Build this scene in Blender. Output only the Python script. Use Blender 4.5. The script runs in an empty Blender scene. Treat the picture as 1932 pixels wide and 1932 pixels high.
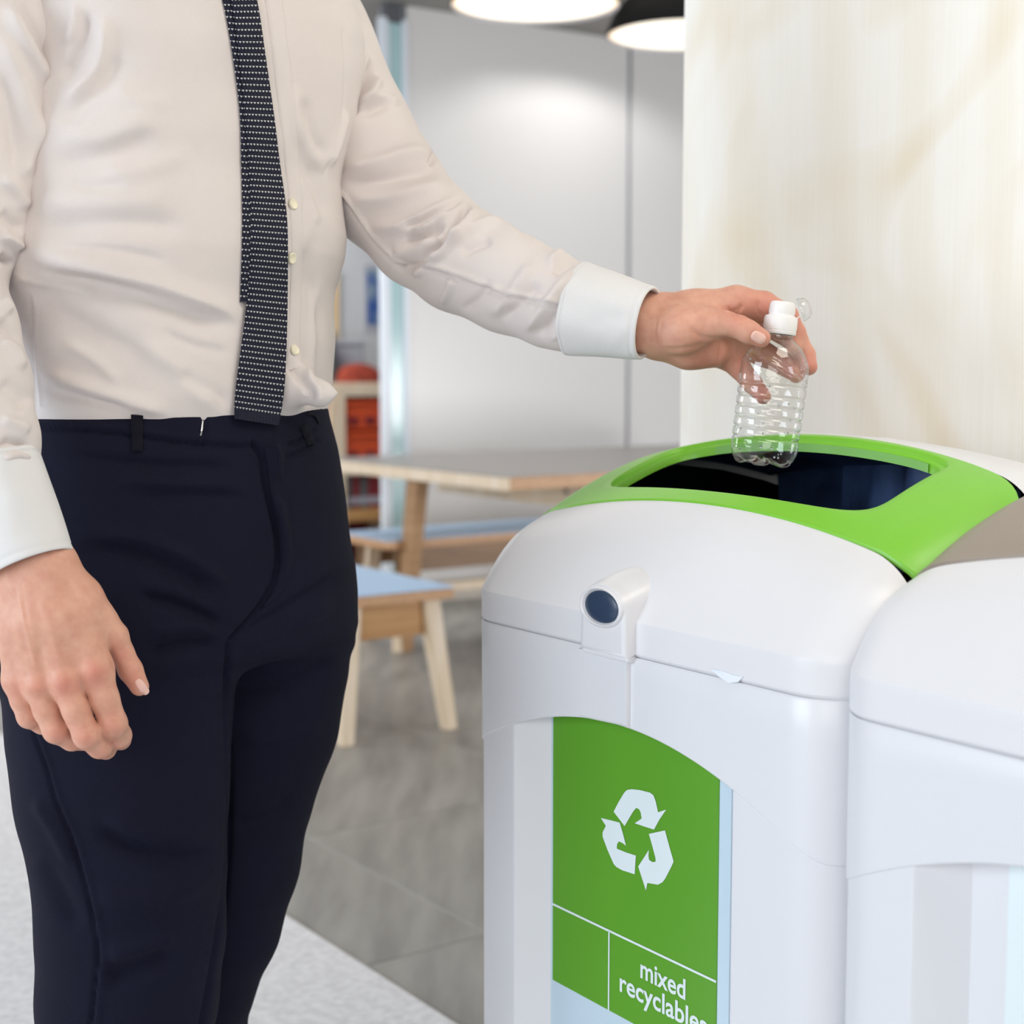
import bpy, bmesh, math, random
import numpy as np
from mathutils import Vector, Matrix
from mathutils.bvhtree import BVHTree

random.seed(4); np.random.seed(4)
SC = bpy.context.scene
COL = SC.collection

# ------------------------------------------------------------------ camera
FPX, SIZE = 2900.0, 1932.0
PITCH = math.atan(276.0 / FPX)
CAMZ = 1.12
cam_data = bpy.data.cameras.new('camera')
cam_data.sensor_width = 36.0
cam_data.lens = FPX / SIZE * 36.0
cam_data.clip_start = 0.05
cam_data.dof.use_dof = True
cam_data.dof.focus_distance = 1.53
cam_data.dof.aperture_fstop = 4.8
cam = bpy.data.objects.new('camera', cam_data)
COL.objects.link(cam)
cam.location = (0, 0, CAMZ)
cam.rotation_euler = (math.pi / 2 - PITCH, 0, 0)
SC.camera = cam

# ------------------------------------------------------------------ light and exposure
SC.view_settings.view_transform = 'Standard'
SC.view_settings.look = 'None'
SC.view_settings.gamma = 1.0
SC.view_settings.use_curve_mapping = False
SC.view_settings.exposure = 0.12
world = bpy.data.worlds.new('daylight')
SC.world = world
world.use_nodes = True
bgn = world.node_tree.nodes['Background']
bgn.inputs[0].default_value = (0.93, 0.96, 1.0, 1)
bgn.inputs[1].default_value = 0.42

def area_light(name, loc, target, sx, sy, power, color):
    d = bpy.data.lights.new(name, 'AREA')
    d.shape = 'RECTANGLE'; d.size = sx; d.size_y = sy
    d.energy = power; d.color = color
    o = bpy.data.objects.new(name, d); COL.objects.link(o)
    o.location = loc
    o.rotation_euler = (Vector(target) - Vector(loc)).to_track_quat('-Z', 'Y').to_euler()
    return o
area_light('window_daylight_left', (-3.4, 0.2, 1.6), (0.0, 1.6, 1.0), 2.0, 1.7, 74, (0.79, 0.9, 1.0))
area_light('fill_behind', (-1.0, -3.0, 2.2), (0.4, 2.0, 1.1), 3.0, 1.8, 58, (1.0, 0.96, 0.91))  # added warm fill from behind the camera, no window known there
area_light('window_daylight_far_left', (-4.6, 4.4, 1.5), (0.2, 6.4, 1.0), 2.2, 1.8, 60, (0.98, 0.98, 1.0))
area_light('fill_far_right', (5.1, 3.8, .7), (-0.2, 7.6, .45), 2.4, 1.0, 52, (0.99, 0.99, 1.0)).data.spread = math.radians(110)  # unseen fill added behind the birch wall to brighten the back wall
area_light('fill_overhead', (0.9, 0.9, 2.68), (0.6, 1.5, 0.8), 1.2, 1.2, 30, (1.0, 0.93, 0.82))  # added overhead fill for the bins and plywood, not a known fitting
area_light('fill_overhead_rear', (-0.2, 4.7, 2.7), (-0.2, 4.7, 0), 3.0, 2.2, 25, (1.0, 0.96, 0.91))  # fill added above the table to lift the dark rear of the room
area_light('fill_alcove', (-1.7, 7.3, 2.7), (-1.9, 8.3, 0.8), 1.4, 0.8, 70, (1.0, 0.98, 0.95))  # unseen light added to brighten the alcove

# ------------------------------------------------------------------ helpers
TH = math.atan(2046.0 / FPX)
UX = np.array([-math.sin(TH), math.cos(TH), 0.0])      # room direction running away to the left
VX = np.array([math.cos(TH), math.sin(TH), 0.0])       # room direction running away to the right
PHI = TH - math.pi / 2
def W(u, v, z):
    p = u * UX + v * VX
    return np.array([p[0], p[1], z])
FWD = np.array([0, math.cos(PITCH), -math.sin(PITCH)])
UPV = np.array([0, math.sin(PITCH), math.cos(PITCH)])
def ray(px, py):
    return FWD + (px - 966) / FPX * np.array([1., 0, 0]) - (py - 966) / FPX * UPV
def P(px, py, Y):
    d = ray(px, py)
    q = d * (Y / d[1]); q[2] += CAMZ
    return q
def ray_v(px, py, v):
    d = ray(px, py)
    t = v / d.dot(VX)
    q = d * t; q[2] += CAMZ
    return q
def project(V):
    q = V - np.array([0, 0, CAMZ])
    zc = q @ FWD
    return 966 + FPX * q[:, 0] / zc, 966 - FPX * (q @ UPV) / zc

def lin(c):
    c = c / 255.0
    return c / 12.92 if c <= 0.04045 else ((c + 0.055) / 1.055) ** 2.4
def rgb(r, g, b): return (lin(r), lin(g), lin(b), 1.0)

def mat(name, col, rough=0.5, var=None, scale=(20, 20, 20), detail=4.0, bump=0.0, bscale=None, metal=0.0, spec=0.5,
        coat=0.0, sheen=0.0, sss=0.0, distort=0.0, ramp=(0.35, 0.65)):
    m = bpy.data.materials.new(name); m.use_nodes = True
    nt = m.node_tree; b = nt.nodes['Principled BSDF']
    b.inputs['Base Color'].default_value = col
    b.inputs['Roughness'].default_value = rough
    b.inputs['Metallic'].default_value = metal
    b.inputs['Specular IOR Level'].default_value = spec
    b.inputs['Coat Weight'].default_value = coat
    b.inputs['Sheen Weight'].default_value = sheen
    if sss:
        b.inputs['Subsurface Weight'].default_value = sss
        b.inputs['Subsurface Radius'].default_value = (0.012, 0.005, 0.003)
        b.inputs['Subsurface Scale'].default_value = 0.6
    tc = nt.nodes.new('ShaderNodeTexCoord')
    def noise(sc, det):
        mp = nt.nodes.new('ShaderNodeMapping'); mp.inputs['Scale'].default_value = sc
        nt.links.new(tc.outputs['Object'], mp.inputs['Vector'])
        n = nt.nodes.new('ShaderNodeTexNoise'); n.inputs['Scale'].default_value = 1.0
        n.inputs['Detail'].default_value = det; n.inputs['Distortion'].default_value = distort
        nt.links.new(mp.outputs['Vector'], n.inputs['Vector'])
        return n
    if var is not None:
        n = noise(scale, detail)
        r = nt.nodes.new('ShaderNodeValToRGB')
        r.color_ramp.elements[0].position = ramp[0]; r.color_ramp.elements[1].position = ramp[1]
        r.color_ramp.elements[0].color = col; r.color_ramp.elements[1].color = var
        nt.links.new(n.outputs['Fac'], r.inputs['Fac'])
        nt.links.new(r.outputs['Color'], b.inputs['Base Color'])
    if bump:
        n2 = noise(bscale or scale, 3.0)
        bp = nt.nodes.new('ShaderNodeBump'); bp.inputs['Strength'].default_value = bump
        bp.inputs['Distance'].default_value = 0.002
        nt.links.new(n2.outputs['Fac'], bp.inputs['Height'])
        nt.links.new(bp.outputs['Normal'], b.inputs['Normal'])
    return m

def emat(name, col, strength):
    m = bpy.data.materials.new(name); m.use_nodes = True
    b = m.node_tree.nodes['Principled BSDF']
    b.inputs['Base Color'].default_value = col
    b.inputs['Emission Color'].default_value = col
    b.inputs['Emission Strength'].default_value = strength
    return m

ROOTM = {}
def thing(name, label, cat, loc, rotz=0.0, group=None):
    o = bpy.data.objects.new(name, None); o.empty_display_size = 0.1
    COL.objects.link(o); o.location = loc; o.rotation_euler = (0, 0, rotz)
    o['label'] = label; o['category'] = cat
    if group: o['group'] = group
    ROOTM[o.name] = (Matrix.Translation(Vector(loc)) @ Matrix.Rotation(rotz, 4, 'Z'))
    return o

def obj(name, verts, faces, material, parent=None, smooth=False, sharp=None, label=None):
    """one mesh object; verts in world coordinates"""
    V = np.asarray(verts, dtype=np.float64).reshape(-1, 3)
    if parent is not None:
        M = np.array(ROOTM[parent.name].inverted())
        V = V @ M[:3, :3].T + M[:3, 3]
    me = bpy.data.meshes.new(name)
    F = faces
    if isinstance(F, np.ndarray):
        nv, nf, k = len(V), len(F), F.shape[1]
        me.vertices.add(nv); me.vertices.foreach_set('co', V.astype(np.float32).ravel())
        me.loops.add(nf * k); me.loops.foreach_set('vertex_index', F.astype(np.int32).ravel())
        me.polygons.add(nf)
        me.polygons.foreach_set('loop_start', np.arange(0, nf * k, k, dtype=np.int32))
        me.polygons.foreach_set('loop_total', np.full(nf, k, dtype=np.int32))
        me.update(calc_edges=True)
    else:
        me.from_pydata([tuple(x) for x in V], [], [tuple(int(i) for i in f) for f in F])
    me.materials.append(material)
    me.validate()
    if smooth:
        me.polygons.foreach_set('use_smooth', [True] * len(me.polygons))
        if sharp is not None:
            me.set_sharp_from_angle(angle=math.radians(sharp))
    o = bpy.data.objects.new(name, me); COL.objects.link(o)
    if parent is not None:
        o.parent = parent
        ROOTM[o.name] = ROOTM[parent.name]
    else:
        ROOTM[o.name] = Matrix.Identity(4)
    if label: o['label'] = label
    return o
def tag(o, label, cat, group=None):
    o['label'] = label; o['category'] = cat
    if group: o['group'] = group
    return o
def struct(name, verts, faces, material, **k):
    o = obj(name, verts, faces, material, **k); o['kind'] = 'structure'
    return o
def base_origin(o):
    """move a top-level mesh's origin to the middle of its underside"""
    me = o.data; n = len(me.vertices)
    c = np.empty(n * 3, np.float32); me.vertices.foreach_get('co', c); c = c.reshape(-1, 3)
    q = np.array([(c[:, 0].min() + c[:, 0].max()) / 2, (c[:, 1].min() + c[:, 1].max()) / 2, c[:, 2].min()])
    me.vertices.foreach_set('co', (c - q).astype(np.float32).ravel()); me.update()
    o.location = q
    return o

def bevel_box(fn, a0, a1, b0, b1, c0, c1, r=0.004):
    """box with chamfered edges; fn maps (a,b,c) to world"""
    bm = bmesh.new()
    bmesh.ops.create_cube(bm, size=1.0)
    for v in bm.verts:
        v.co = Vector(((a0 + a1) / 2 + v.co.x * (a1 - a0), (b0 + b1) / 2 + v.co.y * (b1 - b0), (c0 + c1) / 2 + v.co.z * (c1 - c0)))
    r = min(r, abs(a1 - a0) * .4, abs(b1 - b0) * .4, abs(c1 - c0) * .4)
    if r > 0:
        bmesh.ops.bevel(bm, geom=bm.edges[:], offset=r, segments=2, affect='EDGES', profile=0.5)
    bm.verts.index_update()
    V = [fn(*v.co) for v in bm.verts]; F = [[v.index for v in f.verts] for f in bm.faces]
    # (u,v,z) is a left-handed frame: flip
    F = [f[::-1] for f in F]
    bm.free()
    return V, F
def rbox(u0, u1, v0, v1, z0, z1, r=0.004): return bevel_box(W, u0, u1, v0, v1, z0, z1, r)
def merge(*vf):
    V, F = [], []
    for v, f in vf:
        n = len(V); V += [tuple(x) for x in v]; F += [[i + n for i in q] for q in f]
    return V, F
def grid_faces(n, m, closed_m=False, flip=False):
    F = []
    for i in range(n - 1):
        for j in range(m if closed_m else m - 1):
            k = (j + 1) % m
            q = [i * m + j, i * m + k, (i + 1) * m + k, (i + 1) * m + j]
            F.append(q[::-1] if flip else q)
    return F
def solid_bar(p0, p1, ax, ay, w0, h0, w1, h1):
    """tapered bar from p0 to p1, cross-section along ax, ay"""
    V = []
    for p, w, h in ((p0, w0, h0), (p1, w1, h1)):
        for sx, sy in ((-1, -1), (1, -1), (1, 1), (-1, 1)):
            V.append(p + ax * (sx * w / 2) + ay * (sy * h / 2))
    F = [[0, 1, 2, 3], [7, 6, 5, 4]] + [[i, 4 + i, 4 + (i + 1) % 4, (i + 1) % 4] for i in range(4)]
    bm = bmesh.new(); bv = [bm.verts.new(v) for v in V]
    for f in F: bm.faces.new([bv[i] for i in f])
    bmesh.ops.recalc_face_normals(bm, faces=bm.faces[:])
    bmesh.ops.bevel(bm, geom=bm.edges[:], offset=min(w0, h0, w1, h1) * .12, segments=2, affect='EDGES', profile=.5)
    bm.verts.index_update()
    r = [tuple(v.co) for v in bm.verts], [[v.index for v in f.verts] for f in bm.faces]
    bm.free(); return r
def lathe(profile, n, center, axis=(0, 0, 1), rfun=None):
    """profile: list of (r,h); returns verts, faces"""
    ax = Vector(axis).normalized(); x = ax.orthogonal().normalized(); y = ax.cross(x)
    V = []
    for (r, h) in profile:
        for k in range(n):
            a = 2 * math.pi * k / n
            rr, hh = (r, h) if rfun is None else rfun(r, h, a)
            V.append(np.array(center) + np.array(ax) * hh + np.array(x) * (rr * math.cos(a)) + np.array(y) * (rr * math.sin(a)))
    return V, grid_faces(len(profile), n, True)

# ------------------------------------------------------------------ materials
M = {}
M['floor'] = mat('floor_vinyl', rgb(136, 134, 130), 0.42, rgb(164, 162, 157), (14, 2.2, 1), 5, 0.03)
M['grout'] = mat('floor_joint', rgb(186, 184, 180), 0.7)
M['rug'] = mat('rug_pile', rgb(222, 222, 226), 0.95, rgb(242, 242, 245), (60, 60, 60), 8, 0.4, (900, 900, 900))
M['ceiling'] = mat('ceiling_paint', rgb(150, 147, 143), 0.9)
M['wallpanel'] = mat('wall_panel_white', rgb(226, 224, 223), 0.3, spec=0.5)
M['seam'] = mat('seam_grey', rgb(150, 155, 165), 0.5)
M['alcove'] = mat('alcove_paint', rgb(205, 208, 212), 0.8)
M['alu'] = mat('white_aluminium', rgb(228, 236, 246), 0.35)
M['edge_glass'] = mat('glass_edge', rgb(176, 208, 212), 0.15)
M['darkgrey'] = mat('dark_grey_paint', rgb(88, 90, 96), 0.6)
M['skirting'] = mat('skirting_paint', rgb(196, 188, 178), 0.5)
M['plywood'] = mat('plywood_edge', rgb(208, 166, 126), 0.5, rgb(192, 146, 106), (40, 40, 160), 3)
M['birch'] = mat('birch_wood', rgb(236, 220, 198), 0.5, rgb(226, 204, 174), (30, 30, 4), 4)
M['legwood'] = mat('leg_wood', rgb(186, 148, 110), 0.5, rgb(170, 132, 94), (4, 4, 40), 4)
M['birchdark'] = mat('honey_wood', rgb(206, 160, 105), 0.5, rgb(186, 138, 86), (3, 3, 40), 4)
M['brownwood'] = mat('brown_wood', rgb(150, 116, 84), 0.5, rgb(126, 96, 66), (4, 4, 40), 4)
M['laminate'] = mat('grey_laminate', rgb(152, 147, 144), 0.32)
M['blue'] = mat('blue_laminate', rgb(178, 211, 246), 0.4)
M['black'] = mat('black_enamel', rgb(10, 10, 11), 0.6, spec=.15)
M['lampglow'] = emat('lamp_diffuser', (1.0, 0.92, 0.77, 1), 1.12)
M['lamprim'] = emat('lamp_diffuser_rim', (1.0, 0.80, 0.58, 1), .9)
M['orange'] = mat('orange_plastic', rgb(216, 84, 44), 0.5)
M['redbrown'] = mat('red_cloth', rgb(176, 72, 50), 0.8, rgb(150, 60, 45), (30, 30, 30), 3)
M['darkred'] = mat('dark_red_card', rgb(126, 38, 44), 0.6)
M['greycard'] = mat('grey_card', rgb(92, 94, 96), 0.6)
M['palebox'] = mat('pale_grey_plastic', rgb(178, 180, 190), 0.5)
M['tan'] = mat('tan_board', rgb(214, 184, 130), 0.6)
M['white'] = mat('white_plastic', rgb(220, 221, 226), 0.33, spec=0.5, bump=0.02, bscale=(600, 600, 600))
M['liplastic'] = mat('white_lid_plastic', rgb(223, 223, 227), 0.33, bump=0.02, bscale=(600, 600, 600))
M['green'] = mat('green_plastic', rgb(124, 196, 54), 0.36, bump=0.02, bscale=(600, 600, 600))
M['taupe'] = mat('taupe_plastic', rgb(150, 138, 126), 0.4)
M['greenlight'] = mat('green_tape', rgb(140, 200, 110), 0.25)
M['signgreen'] = mat('sign_green', rgb(94, 158, 46), 0.28)
M['signwhite'] = mat('sign_white', rgb(222, 234, 238), 0.3)
M['sleeveblue'] = mat('clear_sleeve_edge', rgb(196, 216, 230), 0.15)
M['liner'] = mat('black_liner', rgb(6, 7, 9), 0.35, spec=.3)
M['bag'] = mat('navy_bag', rgb(74, 98, 146), 0.5, rgb(36, 50, 80), (9, 9, 9), 3, spec=.25)
M['lockblue'] = mat('lock_button', rgb(48, 64, 88), 0.3)
M['gapdark'] = mat('gap_grey', rgb(60, 60, 70), 0.7)
M['flake'] = mat('clear_label_scrap', rgb(232, 238, 246), 0.12)
# ================================================================== the setting
UWALL = 6.14
# floor of wide vinyl tiles, each tile a piece
floor = struct('floor', [W(-3, -4.5, -0.02), W(10, -4.5, -0.02), W(10, 9, -0.02), W(-3, 9, -0.02),
                         W(-3, -4.5, -0.002), W(10, -4.5, -0.002), W(10, 9, -0.002), W(-3, 9, -0.002)],
               [[4, 7, 6, 5], [0, 1, 2, 3], [0, 4, 5, 1], [1, 5, 6, 2], [2, 6, 7, 3], [3, 7, 4, 0]], M['grout'])
tv, tf = rbox(-0.3845, 0.3845, -0.385, 0.385, -0.0065, 0.0, 0.001)
tile_mesh = None
us = np.arange(1.66 - .775 * 2, 7.5, .775); vs = np.arange(1.664 - .776, 6.0, .776)
for i, u0 in enumerate(us):
    for j, v0 in enumerate(vs):
        c = W(u0 + .3875, v0 + .388, 0)
        cx = project(c[None])
        if c[1] < 1.2 or abs(c[0]) > 0.42 * c[1] + 0.9: continue
        if tile_mesh is None:
            t = obj('tile', tv, tf, M['floor'], floor); tile_mesh = t.data
        else:
            t = bpy.data.objects.new('tile', tile_mesh); COL.objects.link(t); t.parent = floor
        t.location = c
rug = obj('rug', *rbox(-1.2, 7.2, -3.2, 1.371, 0.0, 0.012, 0.004), M['rug'])
tag(rug, 'pale grey flat rug lying on the floor under the man', 'rug'); base_origin(rug)

struct('ceiling', *rbox(-3, 10, -2.5, 9, 2.75, 2.85, 0), M['ceiling'])

# back wall of smooth white panels, with dark joints
wb = struct('wall_back', *rbox(UWALL + .012, UWALL + .10, 3.66, 8.4, 0, 2.75, 0), M['seam'])
seam_v = W(0, 0, 0)
k = (1186 - 966) / FPX
dd = ray(1186, 400); tt = UWALL / dd.dot(UX); SEAMV = float((dd * tt).dot(VX))
vv = 3.74
for (a, b) in ((3.74, SEAMV - .012), (SEAMV + .012, SEAMV + 1.55), (SEAMV + 1.574, 8.4)):
    obj('panel', *rbox(UWALL - .006, UWALL + .012, a, b, 0.10, 2.75, .004), M['wallpanel'], wb)
struct('baseboard_back', *rbox(UWALL - .022, UWALL - .006, 3.74, 8.4, 0, 0.10, .003), M['skirting'])
# glazed partition post at the end of the back wall
tr = struct('trim_1', *rbox(UWALL - .03, UWALL + .0, 3.588, 3.634, 0, 2.68, .004), M['alu'])
obj('post', *rbox(UWALL - .03, UWALL + .0, 3.705, 3.735, 0, 2.68, .004), M['alu'], tr)
obj('glass_strip', *rbox(UWALL - .02, UWALL + .0, 3.634, 3.705, 0, 2.66, .002), M['edge_glass'], tr)
obj('head_block', *rbox(UWALL - .03, UWALL + .02, 3.62, 3.70, 2.66, 2.75, .004), M['darkgrey'], tr)
# alcove behind it
struct('wall_alcove', *rbox(7.75, 7.85, 2.0, 6.5, 0, 2.75, 0), M['alcove'])
# birch plywood wall behind the bins
def plywood_panel_material():
    m = bpy.data.materials.new('birch_plywood_sheet'); m.use_nodes = True
    nt = m.node_tree; b = nt.nodes['Principled BSDF']; b.inputs['Roughness'].default_value = 0.45
    tc = nt.nodes.new('ShaderNodeTexCoord')
    def nz(sc, det, dis):
        mp = nt.nodes.new('ShaderNodeMapping'); mp.inputs['Scale'].default_value = sc
        nt.links.new(tc.outputs['Object'], mp.inputs['Vector'])
        n = nt.nodes.new('ShaderNodeTexNoise'); n.inputs['Scale'].default_value = 1
        n.inputs['Detail'].default_value = det; n.inputs['Distortion'].default_value = dis
        nt.links.new(mp.outputs['Vector'], n.inputs['Vector']); return n
    def ramp(src, p0, c0, p1, c1):
        r = nt.nodes.new('ShaderNodeValToRGB')
        r.color_ramp.elements[0].position = p0; r.color_ramp.elements[0].color = c0
        r.color_ramp.elements[1].position = p1; r.color_ramp.elements[1].color = c1
        nt.links.new(src, r.inputs['Fac']); return r
    big = nz((2.6, 1, 2.4), 1.5, 2.2)             # broad figure
    base = ramp(big.outputs['Fac'], 0.48, rgb(252, 250, 244), 0.78, rgb(243, 233, 213))
    cath = nt.nodes.new('ShaderNodeTexWave'); cath.wave_type = 'RINGS'; cath.rings_direction = 'Y'
    mp = nt.nodes.new('ShaderNodeMapping'); mp.inputs['Scale'].default_value = (2.6, 1, 1.5); mp.inputs['Location'].default_value = (0.4, 0, -2.9)
    nt.links.new(tc.outputs['Object'], mp.inputs['Vector']); nt.links.new(mp.outputs['Vector'], cath.inputs['Vector'])
    cath.inputs['Scale'].default_value = 0.9; cath.inputs['Distortion'].default_value = 6.0
    cath.inputs['Detail'].default_value = 1; cath.inputs['Detail Scale'].default_value = 0.8
    cr = ramp(cath.outputs['Fac'], 0.35, (1, 1, 1, 1), 0.98, (0.968, 0.948, 0.91, 1))
    fine = nz((300, 1, 3.5), 3, 0.3)
    fr = ramp(fine.outputs['Fac'], 0.4, (1, 1, 1, 1), 0.75, (0.972, 0.962, 0.94, 1))
    def mul(a, bb):
        x = nt.nodes.new('ShaderNodeMix'); x.data_type = 'RGBA'; x.blend_type = 'MULTIPLY'
        x.inputs['Factor'].default_value = 1.0
        nt.links.new(a, x.inputs['A']); nt.links.new(bb, x.inputs['B']); return x.outputs['Result']
    out = mul(mul(base.outputs['Color'], cr.outputs['Color']), fr.outputs['Color'])
    nt.links.new(out, b.inputs['Base Color'])
    return m
M['sheet'] = plywood_panel_material()
def local_struct(name, u0, u1, v0, v1, z0, z1, material, r=0.002):
    """a slab whose object axes run along the room, so that its grain does too"""
    o = bpy.data.objects.new(name, None)
    V, F = rbox(u0, u1, v0, v1, z0, z1, r)
    c = W((u0 + u1) / 2, (v0 + v1) / 2, z0)
    Mx = Matrix.Translation(Vector(c)) @ Matrix.Rotation(PHI, 4, 'Z')
    bpy.data.objects.remove(o)
    Vn = np.array([tuple(Mx.inverted() @ Vector(v)) for v in V])
    q = obj(name, Vn, F, material); q.matrix_world = Mx; q['kind'] = 'structure'
    return q
local_struct('wall_right', -2.2, 1.70, 1.50, 1.60, 0, 2.75, M['sheet'])

# ================================================================== the background furniture
def table():
    r = thing('dining_table', 'big table with grey top and pale wooden edge behind the bin', 'table', W(4.86, 4.1, 0), PHI)
    u0, u1, v0, v1 = 4.228, 5.50, 2.955, 5.2
    obj('tabletop', *rbox(u0, u1, v0, v1, .744, .75, .002), M['laminate'], r, label='grey laminate table surface')
    e = .0235
    obj('edge_band', *rbox(u0, u1, v0, v0 + .02, .70, .744, .002), M['birch'], r)
    obj('edge_band', *rbox(u0, u0 + .02, v0 + .02, v1, .70, .744, .002), M['plywood'], r)
    obj('underboard', *rbox(u0 + .02, u1, v0 + .02, v1, .70, .744, .002), M['birch'], r)
    obj('apron', *rbox(4.33, 5.38, 3.42, 3.45, .60, .70, .003), M['birch'], r)
    obj('apron', *rbox(4.33, 4.36, 3.45, 4.9, .60, .70, .003), M['birch'], r)
    for (ua, ub, v) in ((5.02, 5.14, 3.10), (4.62, 4.45, 4.35), (5.02, 5.14, 4.75), (4.62, 4.45, 4.8)):
        V, F = solid_bar(W(ub, v, 0), W(ua, v, .70), UX, VX, .075, .05, .085, .055)
        obj('leg', V, F, M['legwood'] if v < 3.3 else M['birch'], r)
    for (uu, zz) in ((4.5, .66), (4.75, .66)):
        obj('bolt', *lathe([(0.0001, 0), (.011, 0), (.009, .006), (.0001, .007)], 10, W(uu, 3.42, zz), -VX), M['darkgrey'], r)
table()
def bench(name, label, u0, u1, v0, v1, along_u, group):
    r = thing(name, label, 'bench', W((u0 + u1) / 2, (v0 + v1) / 2, 0), PHI, group)
    obj('seat', *rbox(u0, u1, v0, v1, .444, .45, .002), M['blue'], r, label='pale blue bench seat surface')
    obj('seat_edge', *rbox(u0, u1, v0, v1, .412, .444, .003), M['plywood'], r)
    if along_u:
        obj('apron', *rbox(u0 + .06, u0 + .085, v0 + .05, v1 - .05, .30, .412, .003), M['birchdark'], r)
        obj('apron', *rbox(u1 - .085, u1 - .06, v0 + .05, v1 - .05, .30, .412, .003), M['birchdark'], r)
        for uu, ud in ((u0 + .075, -.05), (u1 - .075, .05)):
            for vv_, vd in ((v0 + .05, -.045), (v1 - .05, .045)):
                V, F = solid_bar(W(uu + ud, vv_ + vd, 0), W(uu, vv_, .412), UX, VX, .042, .042, .052, .062)
                obj('leg', V, F, M['birch'], r)
    else:
        obj('apron', *rbox(u0 + .03, u0 + .05, v0 + .06, v1 - .06, .315, .412, .003), M['brownwood'], r)
        obj('apron', *rbox(u1 - .05, u1 - .03, v0 + .06, v1 - .06, .315, .412, .003), M['brownwood'], r)
        obj('stretcher', *rbox(u0 + .03, u0 + .06, v0 + .1, v1 - .1, .22, .26, .003), M['birch'], r)
        for uu, ud in ((u0 + .06, -.02), (u1 - .06, .02)):
            for vv_, vd in ((v0 + .12, -.05), (v1 - .08, .05)):
                V, F = solid_bar(W(uu + ud, vv_ + vd, 0), W(uu, vv_, .412), UX, VX, .042, .042, .052, .062)
                obj('leg', V, F, M['birch'], r)
    return r
bench('bench', 'blue topped wooden bench standing nearest, beside the man\'s hip', 3.907, 4.90, 2.165, 2.54, True, None)
bench('bench', 'blue topped bench tucked under the far side of the grey table', 5.085, 5.46, 3.0, 4.9, False, None)

def pendant(px, py, Y, label):
    c = P(px, py, Y)
    r = thing('pendant_lamp', label, 'lamp', c, 0, 'black pendant lamps over the table')
    R = .289
    prof = [(R, 0), (R + .004, .002), (R + .002, .02), (.27, .07), (.235, .12), (.18, .165), (.11, .195), (.05, .21), (.03, .25), (.0001, .252)]
    V, F = lathe(prof, 48, c)
    obj('shade', V, F, M['black'], r, smooth=True, sharp=40)
    V, F = lathe([(R, 0.0), (R - .004, .012), (R - .006, .018)], 48, c)
    obj('inner_rim', V, [f[::-1] for f in F], M['palebox'], r, smooth=True)
    V, F = lathe([(R - .004, .010), (R - .022, .006)], 48, c)
    obj('diffuser_rim', V, F, M['lamprim'], r, smooth=True)
    V, F = lathe([(R - .022, .006), (.15, .004), (.0001, .003)], 48, c)
    obj('diffuser', V, F, M['lampglow'], r, smooth=True, label='glowing warm white disc')
    V, F = lathe([(.004, .25), (.004, 2.75 - c[2])], 8, c)
    obj('cord', V, F, M['black'], r, smooth=True)
pendant(1010, 11, 5.4, 'black pendant lamp with glowing disc hanging fully in view above the table')
pendant(1294, 69, 5.8, 'black pendant lamp half hidden by the edge of the birch panel')

# downlight in the ceiling that washes the back wall
def downlight():
    d0 = ray(1060, 300); t0 = UWALL / d0.dot(UX); vd = float((d0 * t0).dot(VX))
    loc = W(UWALL - .62, vd, 2.742)
    o = thing('ceiling_downlight', 'small recessed downlight in the ceiling washing the white back wall', 'lamp', loc)
    V, F = lathe([(.05, .0), (.047, -.006), (.038, -.006), (.036, .0)], 24, loc)
    obj('trim_ring', V, F, M['alu'], o, smooth=True)
    d = bpy.data.lights.new('downlight_beam', 'SPOT'); d.energy = 17; d.spot_size = math.radians(152); d.spot_blend = .35
    d.shadow_soft_size = .03; d.color = (1.0, .98, .95)
    l = bpy.data.objects.new('downlight_beam', d); COL.objects.link(l); l.location = (loc[0], loc[1], 2.72)
downlight()

# shelf unit seen past the glazed post, with what stands on it
US = 7.35
def zat(px, py):
    d = ray(px, py); t = US / d.dot(UX); return CAMZ + d[2] * t
def vat(px, py=800):
    d = ray(px, py); t = US / d.dot(UX); return float((d * t).dot(VX))
def shelf_unit():
    r = thing('shelf_unit', 'open birch shelf unit behind the man, past the white post', 'shelf', W(US + .17, vat(640), 0), PHI)
    v0, v1 = vat(560), vat(760)
    for (y0, y1) in ((722, 748), (880, 897), (962, 985), (1100, 1115)):
        obj('shelf_board', *rbox(US, US + .34, v0, v1, zat(660, y1), zat(660, y0), .003), M['birch'] if y0 != 962 else M['birchdark'], r)
    for x0, x1 in ((548, 572), (622, 652), (748, 776)):
        obj('upright', *rbox(US - .002, US + .34, vat(x0), vat(x1), 0, zat(660, 722) - .002 if x0 != 99 else 0, .003), M['birch'], r)
    obj('back_panel', *rbox(US + .34, US + .352, v0, v1, 0, zat(660, 722), .001), M['darkred'], r)
shelf_unit()
def sbox(name, label, cat, px0, px1, py0, py1, depth, material, lidm=None, group=None, r=.01, lidname='lid', back=.03):
    v0, v1, z0, z1 = vat(px0), vat(px1), zat((px0 + px1) / 2, py1), zat((px0 + px1) / 2, py0)
    o = thing(name, label, cat, W(US + back + depth / 2, (v0 + v1) / 2, z0), PHI, group)
    h = z1 - z0
    obj('body', *rbox(US + back, US + back + depth, v0, v1, z0, z1 - h * .16, r), material, o)
    obj(lidname, *rbox(US + back - .004, US + back + depth + .004, v0 - .003, v1 + .003, z1 - h * .16, z1, r), lidm or material, o)
    return o
sbox('storage_box', 'dark grey box standing on top of the shelf against his shirt', 'box', 606, 641, 624, 722, .2, M['greycard'])
sbox('storage_box', 'pale grey plastic box on top of the shelf near the white post', 'box', 652, 716, 640, 722, .18, M['palebox'], back=.155)
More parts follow.
